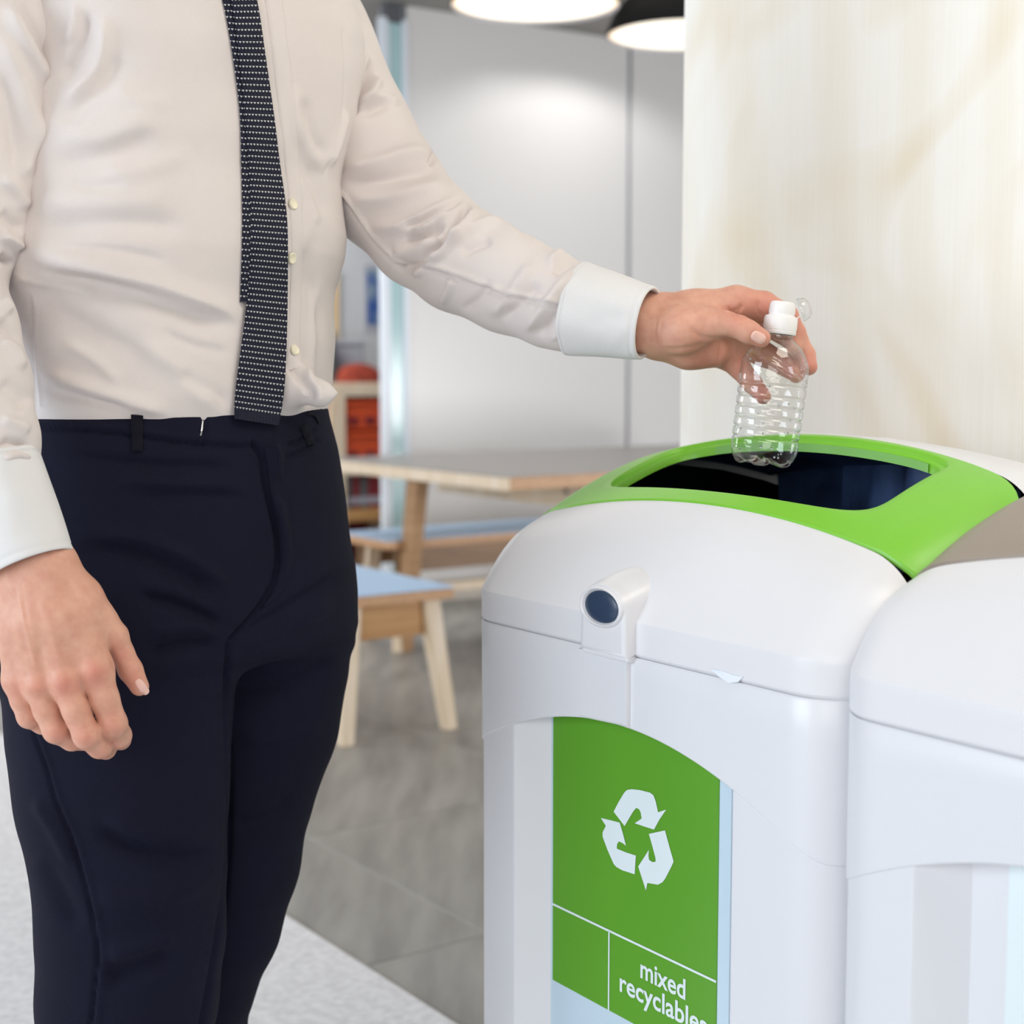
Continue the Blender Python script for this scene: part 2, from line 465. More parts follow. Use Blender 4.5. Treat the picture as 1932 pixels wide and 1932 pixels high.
# a domed red cloth bundle in front of the pale box
def bundle():
    v0, v1 = vat(636), vat(735); zc = zat(680, 722); R = (v1 - v0) / 2
    V = []; nn = 24; rings = 9
    for i in range(rings):
        a = i / (rings - 1) * math.pi / 2
        for kk in range(nn):
            b = 2 * math.pi * kk / nn
            rr = R * math.cos(a) * (1 + .03 * math.sin(5 * b)) + 1e-4
            V.append(W(US + .055 + .045 * rr / R * math.sin(b), (v0 + v1) / 2 + rr * math.cos(b), zc + .105 * math.sin(a)))
    F = grid_faces(rings, nn, True)
    o = obj('cloth_bundle', V, F, M['redbrown'], smooth=True)
    tag(o, 'rust red cloth bundle lying on the shelf top below the pale box', 'cloth'); base_origin(o)
bundle()
for (x0, x1, y0, y1, lab) in ((578, 621, 752, 880, 'orange plastic crate left of the shelf upright, beside his belt'),
                              (653, 748, 752, 812, 'upper orange plastic crate in the shelf bay beside the post'),
                              (653, 748, 814, 880, 'lower orange plastic crate in the shelf bay beside the post')):
    v0, v1, z0, z1 = vat(x0), vat(x1), zat(660, y1), zat(660, y0)
    o = thing('storage_crate', lab, 'crate', W(US + .15, (v0 + v1) / 2, z0), PHI, 'orange crates on the shelf')
    obj('body', *rbox(US + .02, US + .3, v0 + .004, v1 - .004, z0, z1 - .02, .008), M['orange'], o)
    obj('rim', *rbox(US + .01, US + .31, v0, v1, z1 - .035, z1 - .008, .006), M['orange'], o)
    n = 3
    for q in range(n):
        a = v0 + (v1 - v0) * (q + .18) / n; b = v0 + (v1 - v0) * (q + .82) / n
        obj('slot', *rbox(US + .014, US + .03, a, b, z0 + .03, z0 + (z1 - z0) * .42, .004), M['darkred'], o)
xs = [654, 668, 682, 697, 712, 727]
for i in range(5):
    v0, v1 = vat(xs[i]), vat(xs[i + 1]); top = 894 + [6, 3, 9, 4, 2][i]
    z0, z1 = zat(680, 962), zat(680, top)
    c = ['greycard', 'darkred', 'greycard', 'darkred', 'darkred'][i]
    side = ['first', 'second', 'third', 'fourth', 'fifth'][i]
    o = thing('box_file', '%s box file, %s from the shelf upright, under the orange crates' % ({'greycard': 'grey', 'darkred': 'dark red'}[c], side), 'file',
              W(US + .15, (v0 + v1) / 2, z0), PHI, 'box files on the lower shelf')
    obj('cover', *rbox(US + .02, US + .28, v0 + .001, v1 - .001, z0, z1, .004), M[c], o)
    obj('spine_tab', *rbox(US + .016, US + .022, v0 + .006, v1 - .006, z0 + .03, z0 + .07, .001), M['palebox'], o)
# things on the alcove wall
UA = 7.75
def vat2(px):
    d = ray(px, 560); t = UA / d.dot(UX); return float((d * t).dot(VX))
def zat2(py):
    d = ray(660, py); t = UA / d.dot(UX); return CAMZ + d[2] * t
o = thing('wall_board', 'tan wooden board standing upright behind his waist', 'board', W(UA - .01, vat2(618), zat2(630)), PHI)
obj('board', *rbox(UA - .02, UA - .001, vat2(600), vat2(632), zat2(640), zat2(508), .003), M['tan'], o)
obj('edge_strip', *rbox(UA - .024, UA - .001, vat2(632), vat2(636), zat2(640), zat2(508), .001), M['birch'], o)
o = thing('wall_poster', 'blue and grey poster on the alcove wall left of the white post', 'poster', W(UA - .01, vat2(706), zat2(630)), PHI)
obj('sheet', *rbox(UA - .006, UA - .001, vat2(686), vat2(745), zat2(625), zat2(498), 0), M['palebox'], o)
M['posterblue'] = mat('poster_print', rgb(58, 92, 160), 0.6, rgb(140, 160, 176), (12, 12, 9), 2, ramp=(.45, .55))
obj('print', *rbox(UA - .009, UA - .006, vat2(692), vat2(740), zat2(612), zat2(506), 0), M['posterblue'], o)
# ================================================================== the recycling bins
HW, DEP, RC = 0.285, 0.50, 0.055
UC, V0 = 1.16, 0.951
SEAM = 0.283                                   # all heights below are drops from the camera's level
PT = np.array([0, .02, .04, .06, .08, .105, .13, .16, .19, .22, .25, .28, .31, .35, .40, .45, .50])
PD = np.array([.250, .218, .189, .166, .149, .133, .121, .108, .096, .086, .079, .075, .0745, .079, .088, .100, .116])
from math import sqrt
_tt = np.linspace(0, .5, 201); _pd = np.interp(_tt, PT, PD)
_k = np.ones(13) / 13; _pp = np.concatenate([np.full(6, _pd[0]) + (_pd[1] - _pd[0]) * np.arange(-6, 0), _pd, np.full(6, _pd[-1]) + (_pd[-1] - _pd[-2]) * np.arange(1, 7)])
_pd = np.convolve(_pp, _k, 'valid')
def t0_of(s):
    a = abs(s) - (HW - RC)
    return 0.0 if a <= 0 else RC - sqrt(max(RC * RC - a * a, 0))
def drop(s, t):
    """height of the lid's outer skin"""
    a = t0_of(s)
    te = (t - a) / (1 - a / .16) if t < .16 else t
    te = max(te, 0)
    p = float(np.interp(te, _tt, _pd))
    w = min(1, te / .11); w = w * w * (3 - 2 * w)
    rq = .045; b = abs(s) - (HW - rq)
    q = 0 if b <= 0 else .022 * (1 - sqrt(max(1 - (b / rq) ** 2, 0)))
    wb = 1.0
    return p + w * (.45 * s * s + q)
def tfront(s): return .096 - .006 * (abs(s) / HW) ** 4
TBACK = .275
def tback(s): return TBACK - .02 * (abs(s) / HW) ** 2
def svals(n, edge=14):
    mid = np.linspace(-(HW - .056), HW - .056, n)
    th = np.linspace(0, math.pi / 2, edge)[1:]
    e = (HW - .056) + .056 * np.sin(th)
    return np.concatenate([-e[::-1], mid, e])

def build_bin(full, name, label, uc, v0, surround):
    org = W(uc, v0, .012)
    root = thing(name, label, 'bin', org, PHI, 'white recycling bins standing side by side')
    def L(s, t, d): return W(uc + s, v0 + t, CAMZ - d)
    def strip(rows, closed=False, flip=False):
        n = len(rows); m = len(rows[0])
        return [p for r in rows for p in r], grid_faces(n, m, closed, flip)
    S = svals(40)
    # ---- lid front (white)
    rows = []
    for s in S:
        a = t0_of(s); tb = tfront(s) if tfront(s) > a + .012 else a + .012
        col = [L(s, a + .006, SEAM + .004), L(s, a + .002, SEAM - .0005), L(s, a, SEAM - .003)]
        for q in np.linspace(0, 1, 5)[1:]: col.append(L(s, a, SEAM - .003 + (.254 - SEAM + .003) * q))
        for q in np.linspace(0, 1, 22): 
            t = a + .0005 + (tb - a - .0005) * q; col.append(L(s, t, drop(s, t)))
        rows.append(col)
    V, F = strip(rows)
    lid = obj('lid_front', V, F, M['liplastic'], root, smooth=True, sharp=24)
    # ---- lid sides and back (white)
    vf = []
    for sg in (-1, 1):
        s = sg * HW; a = t0_of(s); rows = []
        for t in np.linspace(a, DEP - .03, 40):
            top = drop(s, max(t, a)); 
            g = .0
            if t > tfront(s) - .004 and t < tback(s) + .004: g = .006
            rows.append([L(s, t, SEAM + .003), L(s, t, (SEAM + top + g) / 2), L(s * .9985, t, min(top + g, SEAM - .004))])
        vf.append(strip(rows, flip=(sg > 0)))
    rows = []
    for s in S:
        col = []
        e = t0_of(s)
        for t in np.linspace(tback(s) - .002, DEP - .02 - e * .6, 16): col.append(L(s, t, drop(s, t) - .002 if t < .3 else drop(s, t)))
        t = DEP - e * .6; dlast = drop(s, DEP - .02 - e * .6)
        for dd_ in np.linspace(dlast + .018, SEAM + .003, 6): col.append(L(s, t, dd_))
        rows.append(col)
    vf.append(strip(rows))
    V, F = merge(*vf)
    obj('lid_back', V, F, M['liplastic'], root, smooth=True, sharp=50)
    # ---- green surround with the opening
    cs, ct = .0, .194
    def inner(phi, grow=0.0):
        hs, ht, n = .193 + grow, .065 + grow, 6.5
        c, s_ = math.cos(phi), math.sin(phi)
        k_ = (abs(c) ** n + abs(s_) ** n) ** (-1 / n)
        s = cs + hs * k_ * c
        t = ct + ht * k_ * s_
        t += -.010 * max(0, -s_) * (1 - (min(1, abs(s - cs) / hs)) ** 2) * 1.0   # front edge bows to the front
        return s, t
    N = 200
    def outer(phi):
        c, s_ = math.cos(phi), math.sin(phi)
        hs, ht, n = HW, (TBACK - .09) / 2, 9.0
        k_ = (abs(c) ** n + abs(s_) ** n) ** (-1 / n)
        s = max(-HW, min(HW, hs * k_ * c)); q = max(-1, min(1, k_ * s_))
        tf_, tb_ = tfront(s), tback(s)
        return s, tf_ + (tb_ - tf_) * (q + 1) / 2
    phis = [2 * math.pi * i / N for i in range(N)]
    rows = []
    lo, li = [outer(p) for p in phis], [inner(p, .006) for p in phis]
    # skirt over the ends
    def lift(s, t, d): return L(s, t, d)
    sk = []
    for (s, t) in lo:
        e = max(0, (abs(s) - (HW - .012)) / .012); sk.append(lift(s, t, drop(s, t) + .004 + .006 * min(1, e)))
    rows.append(sk)
    rows.append([lift(s, t, drop(s, t) - .0012) for s, t in lo])
    for q in (.01, .025, .05, .08, .12, .17, .23, .3, .4, .5, .6, .7, .8, .9, 1.0):
        r_ = []
        for (a, b), (c, d) in zip(lo, li):
            s, t = a + (c - a) * q, b + (d - b) * q
            r_.append(lift(s, t, drop(s, t) - .0022))
        rows.append(r_)
    li2 = [inner(p, .0) for p in phis]
    li3 = [inner(p, .0045) for p in phis]
    rows.append([lift(s, t, drop(s, t) - .001) for s, t in li3])
    rows.append([lift(s, t, drop(s, t) + .003) for s, t in [inner(p, .0035) for p in phis]])
    rows.append([lift(s, t, drop(s, t) + .004) for s, t in li2])
    rows.append([lift(s, t, drop(s, t) + .006) for s, t in [inner(p, -.001) for p in phis]])
    rows.append([lift(s, t, drop(s, t) + .014) for s, t in [inner(p, -.002) for p in phis]])
    V, F = strip(rows, True)
    obj('lid_surround', V, F, M[surround], root, smooth=True, sharp=45, label='bright green moulded surround of the opening' if full else 'taupe moulded surround of the opening')
    # strip of tape along the back rim
    if full:
        pr = []
        for s in np.linspace(.145, -.165, 40):
            # back rim inner wall
            best = min(phis, key=lambda p: abs(inner(p)[0] - s) + (0 if math.sin(p) > 0 else 9))
            a_, b_ = inner(best, -.0032)
            pr.append([L(a_, b_, drop(a_, b_) + .0045), L(a_, b_, drop(a_, b_) + .0135)])
        V, F = strip(pr)
        obj('rim_tape', V, F, M['greenlight'], root, smooth=True, label='paler green strip stuck inside the back rim')
    # ---- inner liner and bag
    def plan(off, n=10, th=(0, 1)):
        """front-rounded plan outline from left rear round the front to right rear"""
        pts = [(HW - off, DEP - off)]
        for q in np.linspace(.9, .16, 6): pts.append((HW - off, DEP * q))
        r = max(RC - off, .004)
        for a in np.linspace(0, math.pi / 2, n): pts.append((HW - off - r + r * math.cos(a), off + r - r * math.sin(a)))
        for q in np.linspace(1, -1, 60)[1:-1]: pts.append((q * (HW - off - r), off))
        for a in np.linspace(math.pi / 2, 0, n): pts.append((-(HW - off - r + r * math.cos(a)), off + r - r * math.sin(a)))
        for q in np.linspace(.16, .9, 6): pts.append((-(HW - off), DEP * q))
        pts.append((-(HW - off), DEP - off))
        return pts
    pl = plan(.05); m = len(pl)
    rows = [[L(s, t, drop(s, max(t, .03)) + .012) for s, t in plan(.022)], [L(s, t, .26) for s, t in plan(.03)], [L(s, t, .31) for s, t in pl], [L(s, t, .5) for s, t in pl], [L(s * .95, .25 + (t - .25) * .95, .72) for s, t in pl]]
    V, F = strip(rows, True, flip=False)
    c = len(V); V.append(L(0, .25, .74)); F += [[c, 4 * m + (j + 1) % m, 4 * m + j] for j in range(m)]
    obj('liner', V, F, M['liner'], root, smooth=True, sharp=40, label='black inner bucket')
    # bag hanging inside the right part
    rows = []
    for i, a in enumerate(np.linspace(0, 1, 26)):
        s = .12 - .36 * a; col = []
        for j, b in enumerate(np.linspace(0, 1, 14)):
            wv = .006 * math.sin(17 * a + 3 * b) + .004 * math.sin(31 * a + 5 * b)
            col.append(L(s, .44 - .135 * min(1, a * 1.5) - .05 * b + wv, .100 + .02 * (1 - min(1, a * 1.5)) + .45 * b))
        rows.append(col)
    V, F = strip(rows, flip=False)
    obj('bin_bag', V, F, M['bag'], root, smooth=True, label='dark blue plastic bag hanging inside')
    rows = [[L(s, t, drop(s, t) + .010) for t in np.linspace(.264, .45, 12)] + [L(s, .462, .13), L(s, .466, .18), L(s, .466, .30)] for s in np.linspace(.252, -.252, 30)]
    V, F = strip(rows)
    obj('lid_shade_sheet', V, F, M['bag'], root, smooth=True, label='dark navy sheet added under the lid to darken the opening')  # added sheet, shade put into its colour to hide the white lid underside
    # ---- shoulder: the band above the arch
    def arch(s, t):
        if t > RC * .9 and abs(s) > HW - .004: return .428
        x = min(1, abs(s - .006) / .268)
        return .428 - .073 * (1 - x * x) ** 1.04
    po = plan(0); pi_ = plan(.034); p2 = plan(.004); pg = plan(.0015)
    rows = [[L(s, t, SEAM + .006) for s, t in plan(.010)], [L(s, t, SEAM + .0008) for s, t in pg], [L(s, t, SEAM + .003) for s, t in po]]
    for q in (.25, .5, .75, .97):
        rows.append([L(s, t, SEAM + .003 + (arch(s, t) - SEAM - .003) * q) for s, t in po])
    rows.append([L(s, t, arch(s, t) - .0008) for s, t in po])
    rows.append([L(s, t, arch(s, t) + .0006) for s, t in plan(.0012)])
    rows.append([L(s, t, arch(s, t) + .0008) for s, t in pi_])
    V, F = strip(rows, False, flip=True)
    obj('shoulder', V, F, M['white'], root, smooth=True, sharp=40)
    # ---- lower body with its recess
    def rec(s):
        l0, l1, r0, r1, dp = .186, .152, -.160, -.152, .030
        if s > l0 or s < r0: return .0018
        if s > l1: return .0018 + (dp - .0018) * (l0 - s) / (l0 - l1)
        if s < r1: return .0018 + (dp - .0018) * (s - r0) / (r1 - r0)
        return dp
    pl = []
    ex = sorted(set([q for q in (.1862, .1858, .1522, .1518, -.1518, -.1522, -.1598, -.1602)]), reverse=True)
    for s, t in plan(.0018, 10):
        pl.append((s, t))
    fr = [p for p in pl if p[1] < .0031 + 1e-6]; 
    allp = []
    ins = False
    for s, t in pl:
        if t < .00181:
            allp.append((s, rec(s)))
        else: allp.append((s, t))
    extra = [(s, rec(s)) for s in ex]
    front = sorted([p for p in allp if p[1] < .0305 and abs(p[0]) < HW - RC + .001] + extra, key=lambda p: -p[0])
    first = next(i for i, p in enumerate(allp) if abs(p[0]) < HW - RC + .001 and p[1] < .031)
    last = len(allp) - 1 - next(i for i, p in enumerate(reversed(allp)) if abs(p[0]) < HW - RC + .001 and p[1] < .031)
    pth = allp[:first] + front + allp[last + 1:]
    rows = [[L(s, t, min(arch(s, t), .43) - .03) for s, t in pth], [L(s, t, .6) for s, t in pth], [L(s, t, .9) for s, t in pth], [L(s, t, CAMZ - .03) for s, t in pth],
            [L(s * .97, t + .006, CAMZ - .022) for s, t in pth]]
    V, F = strip(rows, False, flip=True)
    obj('body', V, F, M['white'], root, smooth=True, sharp=25)
    # rear panel, plinth
    obj('back_panel', *merge(bevel_box(L, -HW, HW, DEP - .006, DEP, SEAM, CAMZ - .022, .002)), M['white'], root)
    obj('plinth', *merge(bevel_box(L, -HW + .02, HW - .02, .02, DEP - .02, CAMZ - .026, CAMZ - .012, .002)), M['gapdark'], root)
    # ---- lock housing and its plate
    sl, dl = .016, .236
    def housing_ring(scale, t, rise, bot):
        pts = []
        R = .035 * scale; RZ = .0225 * scale
        for a in np.linspace(0, math.pi, 20): pts.append(L(sl + R * math.cos(a), t, dl - rise - RZ * math.sin(a)))
        for q in (0.35, .7, 1.0): pts.append(L(sl - R * (1 + .04 * q), t, dl - rise + (bot - dl) * q))
        for q in (1.0, .7, .35): pts.append(L(sl + R * (1 + .04 * q), t, dl - rise + (bot - dl) * q))
        return pts
    rows = [housing_ring(.80, -.0125, 0, SEAM - .004), housing_ring(.93, -.0125, 0, SEAM - .001), housing_ring(.99, -.010, 0, SEAM), housing_ring(1.0, -.006, .0, SEAM),
            housing_ring(1.03, .0, 0.003, SEAM), housing_ring(1.05, .025, .010, SEAM), housing_ring(1.02, .045, .016, SEAM), housing_ring(.9, .062, .016, SEAM)]
    V, F = strip(rows, True)
    nh = len(rows[0]); F.append(list(range(nh))[::-1])
    obj('lock_housing', V, F, M['liplastic'], root, smooth=True, sharp=50)
    fl = obj('housing_lip', *bevel_box(L, sl - .0355, sl + .038, -.0085, .004, SEAM - .003, SEAM + .006, .003), M['liplastic'], root)
    def oval(prof):
        c = L(sl, -.012, dl + .001); V = []
        for r, h in prof:
            for k_ in range(48):
                a = 2 * math.pi * k_ / 48
                V.append(c - VX * h - UX * (r * math.cos(a)) + np.array([0, 0, max(r - .0128, r * .6) * math.sin(a)]))
        return V, grid_faces(len(prof), 48, True)
    V, F = oval([(.0335, -.002), (.033, .003), (.031, .0042), (.0285, .003), (.0275, -.001)])
    obj('lock_ring', V, F, M['liplastic'], root, smooth=True, sharp=60)
    V, F = oval([(.0272, -.002), (.0268, .001), (.0245, .0022), (.014, .003), (.0001, .0032)])
    obj('lock_button', V, F, M['lockblue'], root, smooth=True, sharp=60, label='dark blue round lock button')
    # plate under the lock, down to the arch
    V, rows = [], []
    for s in (.0665, .066, .0645, .0, -.0065, -.008, -.0125, -.0135, -.0145):
        dz = {.0665: -.002, .066: .002, .0645: .0035, .0: .0035, -.0065: .0035, -.008: .0045, -.0125: .0045, -.0135: .003, -.0145: -.002}[s]
        rows.append([L(s, -dz, SEAM + .004), L(s, -dz, SEAM + .03), L(s, -dz, arch(s, 0) - .003), L(s, -dz + .002, arch(s, 0) - .0008)])
    V, F = strip(rows, flip=True)
    obj('lock_plate', V, F, M['white'], root, smooth=True, sharp=30)
    # hinge barrels on the right-hand corner
    for d0, d1 in ((.300, .322), (.372, .392)):
        obj('hinge_tab', *bevel_box(L, -HW - .003, -HW + .01, .058, .075, d0, d1, .002), M['white'], root)
    # ---- sign
    if full:
        VS = v0 + .0295
        def SP(px, py, off=0.0): return ray_v(px, py, VS - off)
        def on_sign(u, z, off): return W(u, VS - off, z)
        a = SP(1045.5, 1847.5); uL = float(a.dot(UX)); uR = float(SP(1357, 1700).dot(UX)); zb = a[2]
        # SP gives world points: u of each
        zt = CAMZ - .34
        obj('sign_sleeve', *bevel_box(lambda u, v, z: W(u, v, z), uR - .016, uL + .008, VS - .0012, VS + .0012, zb - .10, zt, .0008), M['sleeveblue'], root,
            label='clear plastic sign sleeve')
        sg_ = obj('sign_sheet', *bevel_box(lambda u, v, z: W(u, v, z), uR, uL, VS - .0022, VS - .0012, zb, zt, .0), M['signgreen'], root, label='green printed sign')
        ROOTM[sg_.name] = ROOTM[root.name]
        OFF = .0027
        zl = SP(1047, 1705)[2]; ud = float(SP(1152.5, 1800).dot(UX))
        q = [on_sign(uL, zl + .0012, OFF), on_sign(uL, zl - .0012, OFF), on_sign(uR, zl - .0012, OFF), on_sign(uR, zl + .0012, OFF)]
        q2 = [on_sign(ud + .0011, zl, OFF), on_sign(ud + .0011, zb, OFF), on_sign(ud - .0011, zb, OFF), on_sign(ud - .0011, zl, OFF)]
        obj('sign_line', q + q2, [[0, 1, 2, 3], [4, 5, 6, 7]], M['signwhite'], sg_)
        arrows = [
            [(510, 425), (527, 392), (546, 360), (556, 350), (572, 347), (600, 350), (636, 359), (648, 368), (656, 390), (664, 427), (692, 418), (669, 452), (650, 487), (615, 476),
             (583, 465), (607, 449), (604, 428), (598, 416), (588, 412), (578, 424), (548, 475)],
            [(466, 447), (497, 454), (531, 463), (542, 500), (553, 543), (540, 533), (528, 528), (522, 538), (521, 553), (555, 567), (587, 577), (583, 642), (540, 628), (520, 617),
             (510, 606), (487, 553), (472, 512), (472, 496), (483, 474)],
            [(632, 502), (660, 496), (688, 490), (703, 545), (718, 598), (710, 616), (690, 655), (680, 669), (664, 678), (627, 672), (622, 698), (608, 655), (595, 615), (614, 586),
             (632, 557), (631, 578), (633, 592), (645, 600), (656, 598), (655, 585), (643, 540)]]
        for poly in arrows:
            pts = [SP(880 + .5445 * x, 1300 + .5445 * y, OFF) for x, y in poly]
            bm = bmesh.new(); bv = [bm.verts.new(p) for p in pts]; f = bm.faces.new(bv)
            if f.normal.dot(Vector(-VX)) < 0: bmesh.ops.reverse_faces(bm, faces=[f])
            bm.normal_update()
            bmesh.ops.triangulate(bm, faces=bm.faces[:])
            bm.verts.index_update()
            obj('recycling_arrow', [tuple(v.co) for v in bm.verts], [[v.index for v in f.verts] for f in bm.faces], M['signwhite'], sg_)
            bm.free()
        # lettering
        def word(txt, xl, xr, ybase, xh):
            cu = bpy.data.curves.new('letters', 'FONT'); cu.body = txt; cu.size = 1.0; cu.offset = .018; cu.resolution_u = 6
            to = bpy.data.objects.new('letters', cu); COL.objects.link(to)
            me = bpy.data.meshes.new_from_object(to.evaluated_get(bpy.context.evaluated_depsgraph_get()))
            bpy.data.objects.remove(to)
            c = np.array([v.co[:] for v in me.vertices]); F = [list(p.vertices) for p in me.polygons]
            u_l = float(SP(xl, ybase).dot(UX)); u_r = u_l - xr
            zb_ = SP(xl, ybase)[2]
            x0, x1 = c[:, 0].min(), c[:, 0].max()
            kx = (u_l - u_r) / (x1 - x0)
            kz = xh / .53
            V = [W(u_l - (x - x0) * kx, VS - OFF, zb_ + y * kz) for x, y, z in c]
            obj('lettering', V, F, M['signwhite'], sg_)
        word('mixed', 1212, .0685, 1842.5, .0155)
        word('recyclables', 1173, .133, 1868, .0155)
        # scrap of clear label stuck at the seam
        a = ray_v(1347, 1266, v0 - .0008); b = ray_v(1398, 1283, v0 - .0008)
        pts = [ray_v(x, y, v0 - .0012) for x, y in ((1340, 1262), (1362, 1266), (1384, 1274), (1402, 1277), (1392, 1287), (1376, 1289), (1358, 1278))]
        obj('label_scrap', pts + [p + VX * .001 for p in pts], [list(range(7))[::-1]] + [[i, (i + 1) % 7, 7 + (i + 1) % 7, 7 + i] for i in range(7)], M['flake'], root)
    else:
        VS = v0 + .0295
        obj('sign_sleeve', *bevel_box(L, -.11, .118, .0283, .0297, .34, .70, .0006), M['signwhite'], root, label='plain white sign sheet')
    return root
bin1 = build_bin(True, 'recycling_bin', 'white bin with green rimmed opening and green mixed recyclables sign', UC, V0, 'green')
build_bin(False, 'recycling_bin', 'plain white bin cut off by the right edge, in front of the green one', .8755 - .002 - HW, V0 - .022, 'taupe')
# ================================================================== the man
PSI = math.radians(48)
LAT = np.array([math.cos(PSI), math.sin(PSI), 0]); FRO = np.array([math.sin(PSI), -math.cos(PSI), 0])

def surface_nets(F, org, h):
    S = F < 0
    nx, ny, nz = F.shape
    cnt = np.zeros((nx - 1, ny - 1, nz - 1), np.int8)
    sl = [(dx, dy, dz) for dx in (0, 1) for dy in (0, 1) for dz in (0, 1)]
    for dx, dy, dz in sl: cnt += S[dx:nx - 1 + dx, dy:ny - 1 + dy, dz:nz - 1 + dz]
    act = (cnt > 0) & (cnt < 8)
    I = np.argwhere(act)
    vid = -np.ones(act.shape, np.int32); vid[act] = np.arange(len(I))
    val = {d: F[I[:, 0] + d[0], I[:, 1] + d[1], I[:, 2] + d[2]] for d in sl}
    acc = np.zeros((len(I), 3)); num = np.zeros(len(I))
    for a in sl:
        for ax in range(3):
            if a[ax]: continue
            b = tuple(1 if i == ax else a[i] for i in range(3))
            va, vb = val[a], val[b]; m = (va < 0) != (vb < 0)
            t = np.where(m, va / np.where(m, va - vb, 1), 0)
            p = np.tile(np.array(a, float), (len(I), 1)); p[:, ax] = t
            acc += np.where(m[:, None], p, 0); num += m
    V = (I + acc / num[:, None]) * h + org
    Q = []
    for ax in range(3):
        o1, o2 = [(1, 2), (2, 0), (0, 1)][ax]
        sA = [slice(1, n - 1) for n in F.shape]; sB = list(sA)
        sA[ax] = slice(0, F.shape[ax] - 1); sB[ax] = slice(1, F.shape[ax])
        A, B = S[tuple(sA)], S[tuple(sB)]
        for (cond, fl) in ((A & ~B, False), (~A & B, True)):
            J = np.argwhere(cond)
            off = np.ones(3, int); off[ax] = 0
            J = J + off
            def g(d1, d2):
                K = J.copy(); K[:, o1] -= d1; K[:, o2] -= d2
                return vid[K[:, 0], K[:, 1], K[:, 2]]
            q = np.stack([g(1, 1), g(0, 1), g(0, 0), g(1, 0)], 1)
            Q.append(q[:, ::-1] if fl else q)
    return V, np.concatenate(Q)
def nbr_smooth(V, Q, it, lam=.5):
    a = Q.ravel(); b = np.roll(Q, -1, 1).ravel(); n = len(V)
    deg = np.bincount(a, minlength=n) + np.bincount(b, minlength=n)
    for _ in range(it):
        M_ = np.stack([np.bincount(a, V[b, k], n) + np.bincount(b, V[a, k], n) for k in range(3)], 1) / np.maximum(deg, 1)[:, None]
        V = V + (M_ - V) * lam
    return V
def normals(V, Q):
    n = np.cross(V[Q[:, 2]] - V[Q[:, 0]], V[Q[:, 3]] - V[Q[:, 1]]); N = np.zeros_like(V)
    for k in range(4):
        for c in range(3): N[:, c] += np.bincount(Q[:, k], n[:, c], len(V))
    return N / np.maximum(np.linalg.norm(N, axis=1), 1e-12)[:, None]

class Field:
    def __init__(s, lo, hi, h):
        s.h = h; s.lo = np.array(lo, float)
        n = np.ceil((np.array(hi) - s.lo) / h).astype(int) + 1
        s.ax = [(s.lo[i] + h * np.arange(n[i])).astype(np.float32) for i in range(3)]
        s.shape = tuple(n)
        s.X = s.ax[0][:, None, None]; s.Y = s.ax[1][None, :, None]; s.Z = s.ax[2][None, None, :]
        s.far = np.full(s.shape, 1.0, np.float32)
    def cone(s, a, b, ra, rb, out=None, k=0.0):
        a = np.asarray(a, np.float32); b = np.asarray(b, np.float32); d = b - a; L2 = float(d @ d) + 1e-12
        m = max(ra, rb) + .03
        ix = [slice(max(0, int((min(a[i], b[i]) - m - s.lo[i]) / s.h)), max(1, int((max(a[i], b[i]) + m - s.lo[i]) / s.h) + 2)) for i in range(3)]
        X, Y, Z = s.ax[0][ix[0]][:, None, None] - a[0], s.ax[1][ix[1]][None, :, None] - a[1], s.ax[2][ix[2]][None, None, :] - a[2]
        if 0 in (X.size, Y.size, Z.size): return out if out is not None else s.far.copy()
        t = np.clip((X * d[0] + Y * d[1] + Z * d[2]) / L2, 0, 1)
        f = np.sqrt((X - t * d[0]) ** 2 + (Y - t * d[1]) ** 2 + (Z - t * d[2]) ** 2) - (ra + t * (rb - ra))
        if out is None: out = s.far.copy()
        o = out[tuple(ix)]
        out[tuple(ix)] = smin(o, f, k)
        return out
    def chain(s, pts, out=None, k=0.0):
        for (a, ra), (b, rb) in zip(pts[:-1], pts[1:]): out = s.cone(a, b, ra, rb, out, k)
        return out
    def stack(s, rows, n=2.2):
        """rows: (z, cx, cy, a, b), halves along LAT and FRO"""
        r = np.array(sorted(rows)); z = s.ax[2]
        cx, cy, a, b = [np.interp(z, r[:, 0], r[:, i]).astype(np.float32)[None, None, :] for i in (1, 2, 3, 4)]
        dx, dy = s.X - cx, s.Y - cy
        l = np.abs(dx * LAT[0] + dy * LAT[1]) / a; f = np.abs(dx * FRO[0] + dy * FRO[1]) / b
        v = (l ** n + f ** n) ** (1 / n)
        sd = (v - 1) * np.minimum(a, b)
        return np.maximum(sd, np.maximum(s.Z - r[-1, 0], r[0, 0] - s.Z)).astype(np.float32)
def smin(a, b, k):
    if k <= 0: return np.minimum(a, b)
    h = np.maximum(k - np.abs(a - b), 0) / k
    return np.minimum(a, b) - h * h * k * .25
def pc(px, py, Y, r): return (P(px, py, Y), r * Y / FPX)

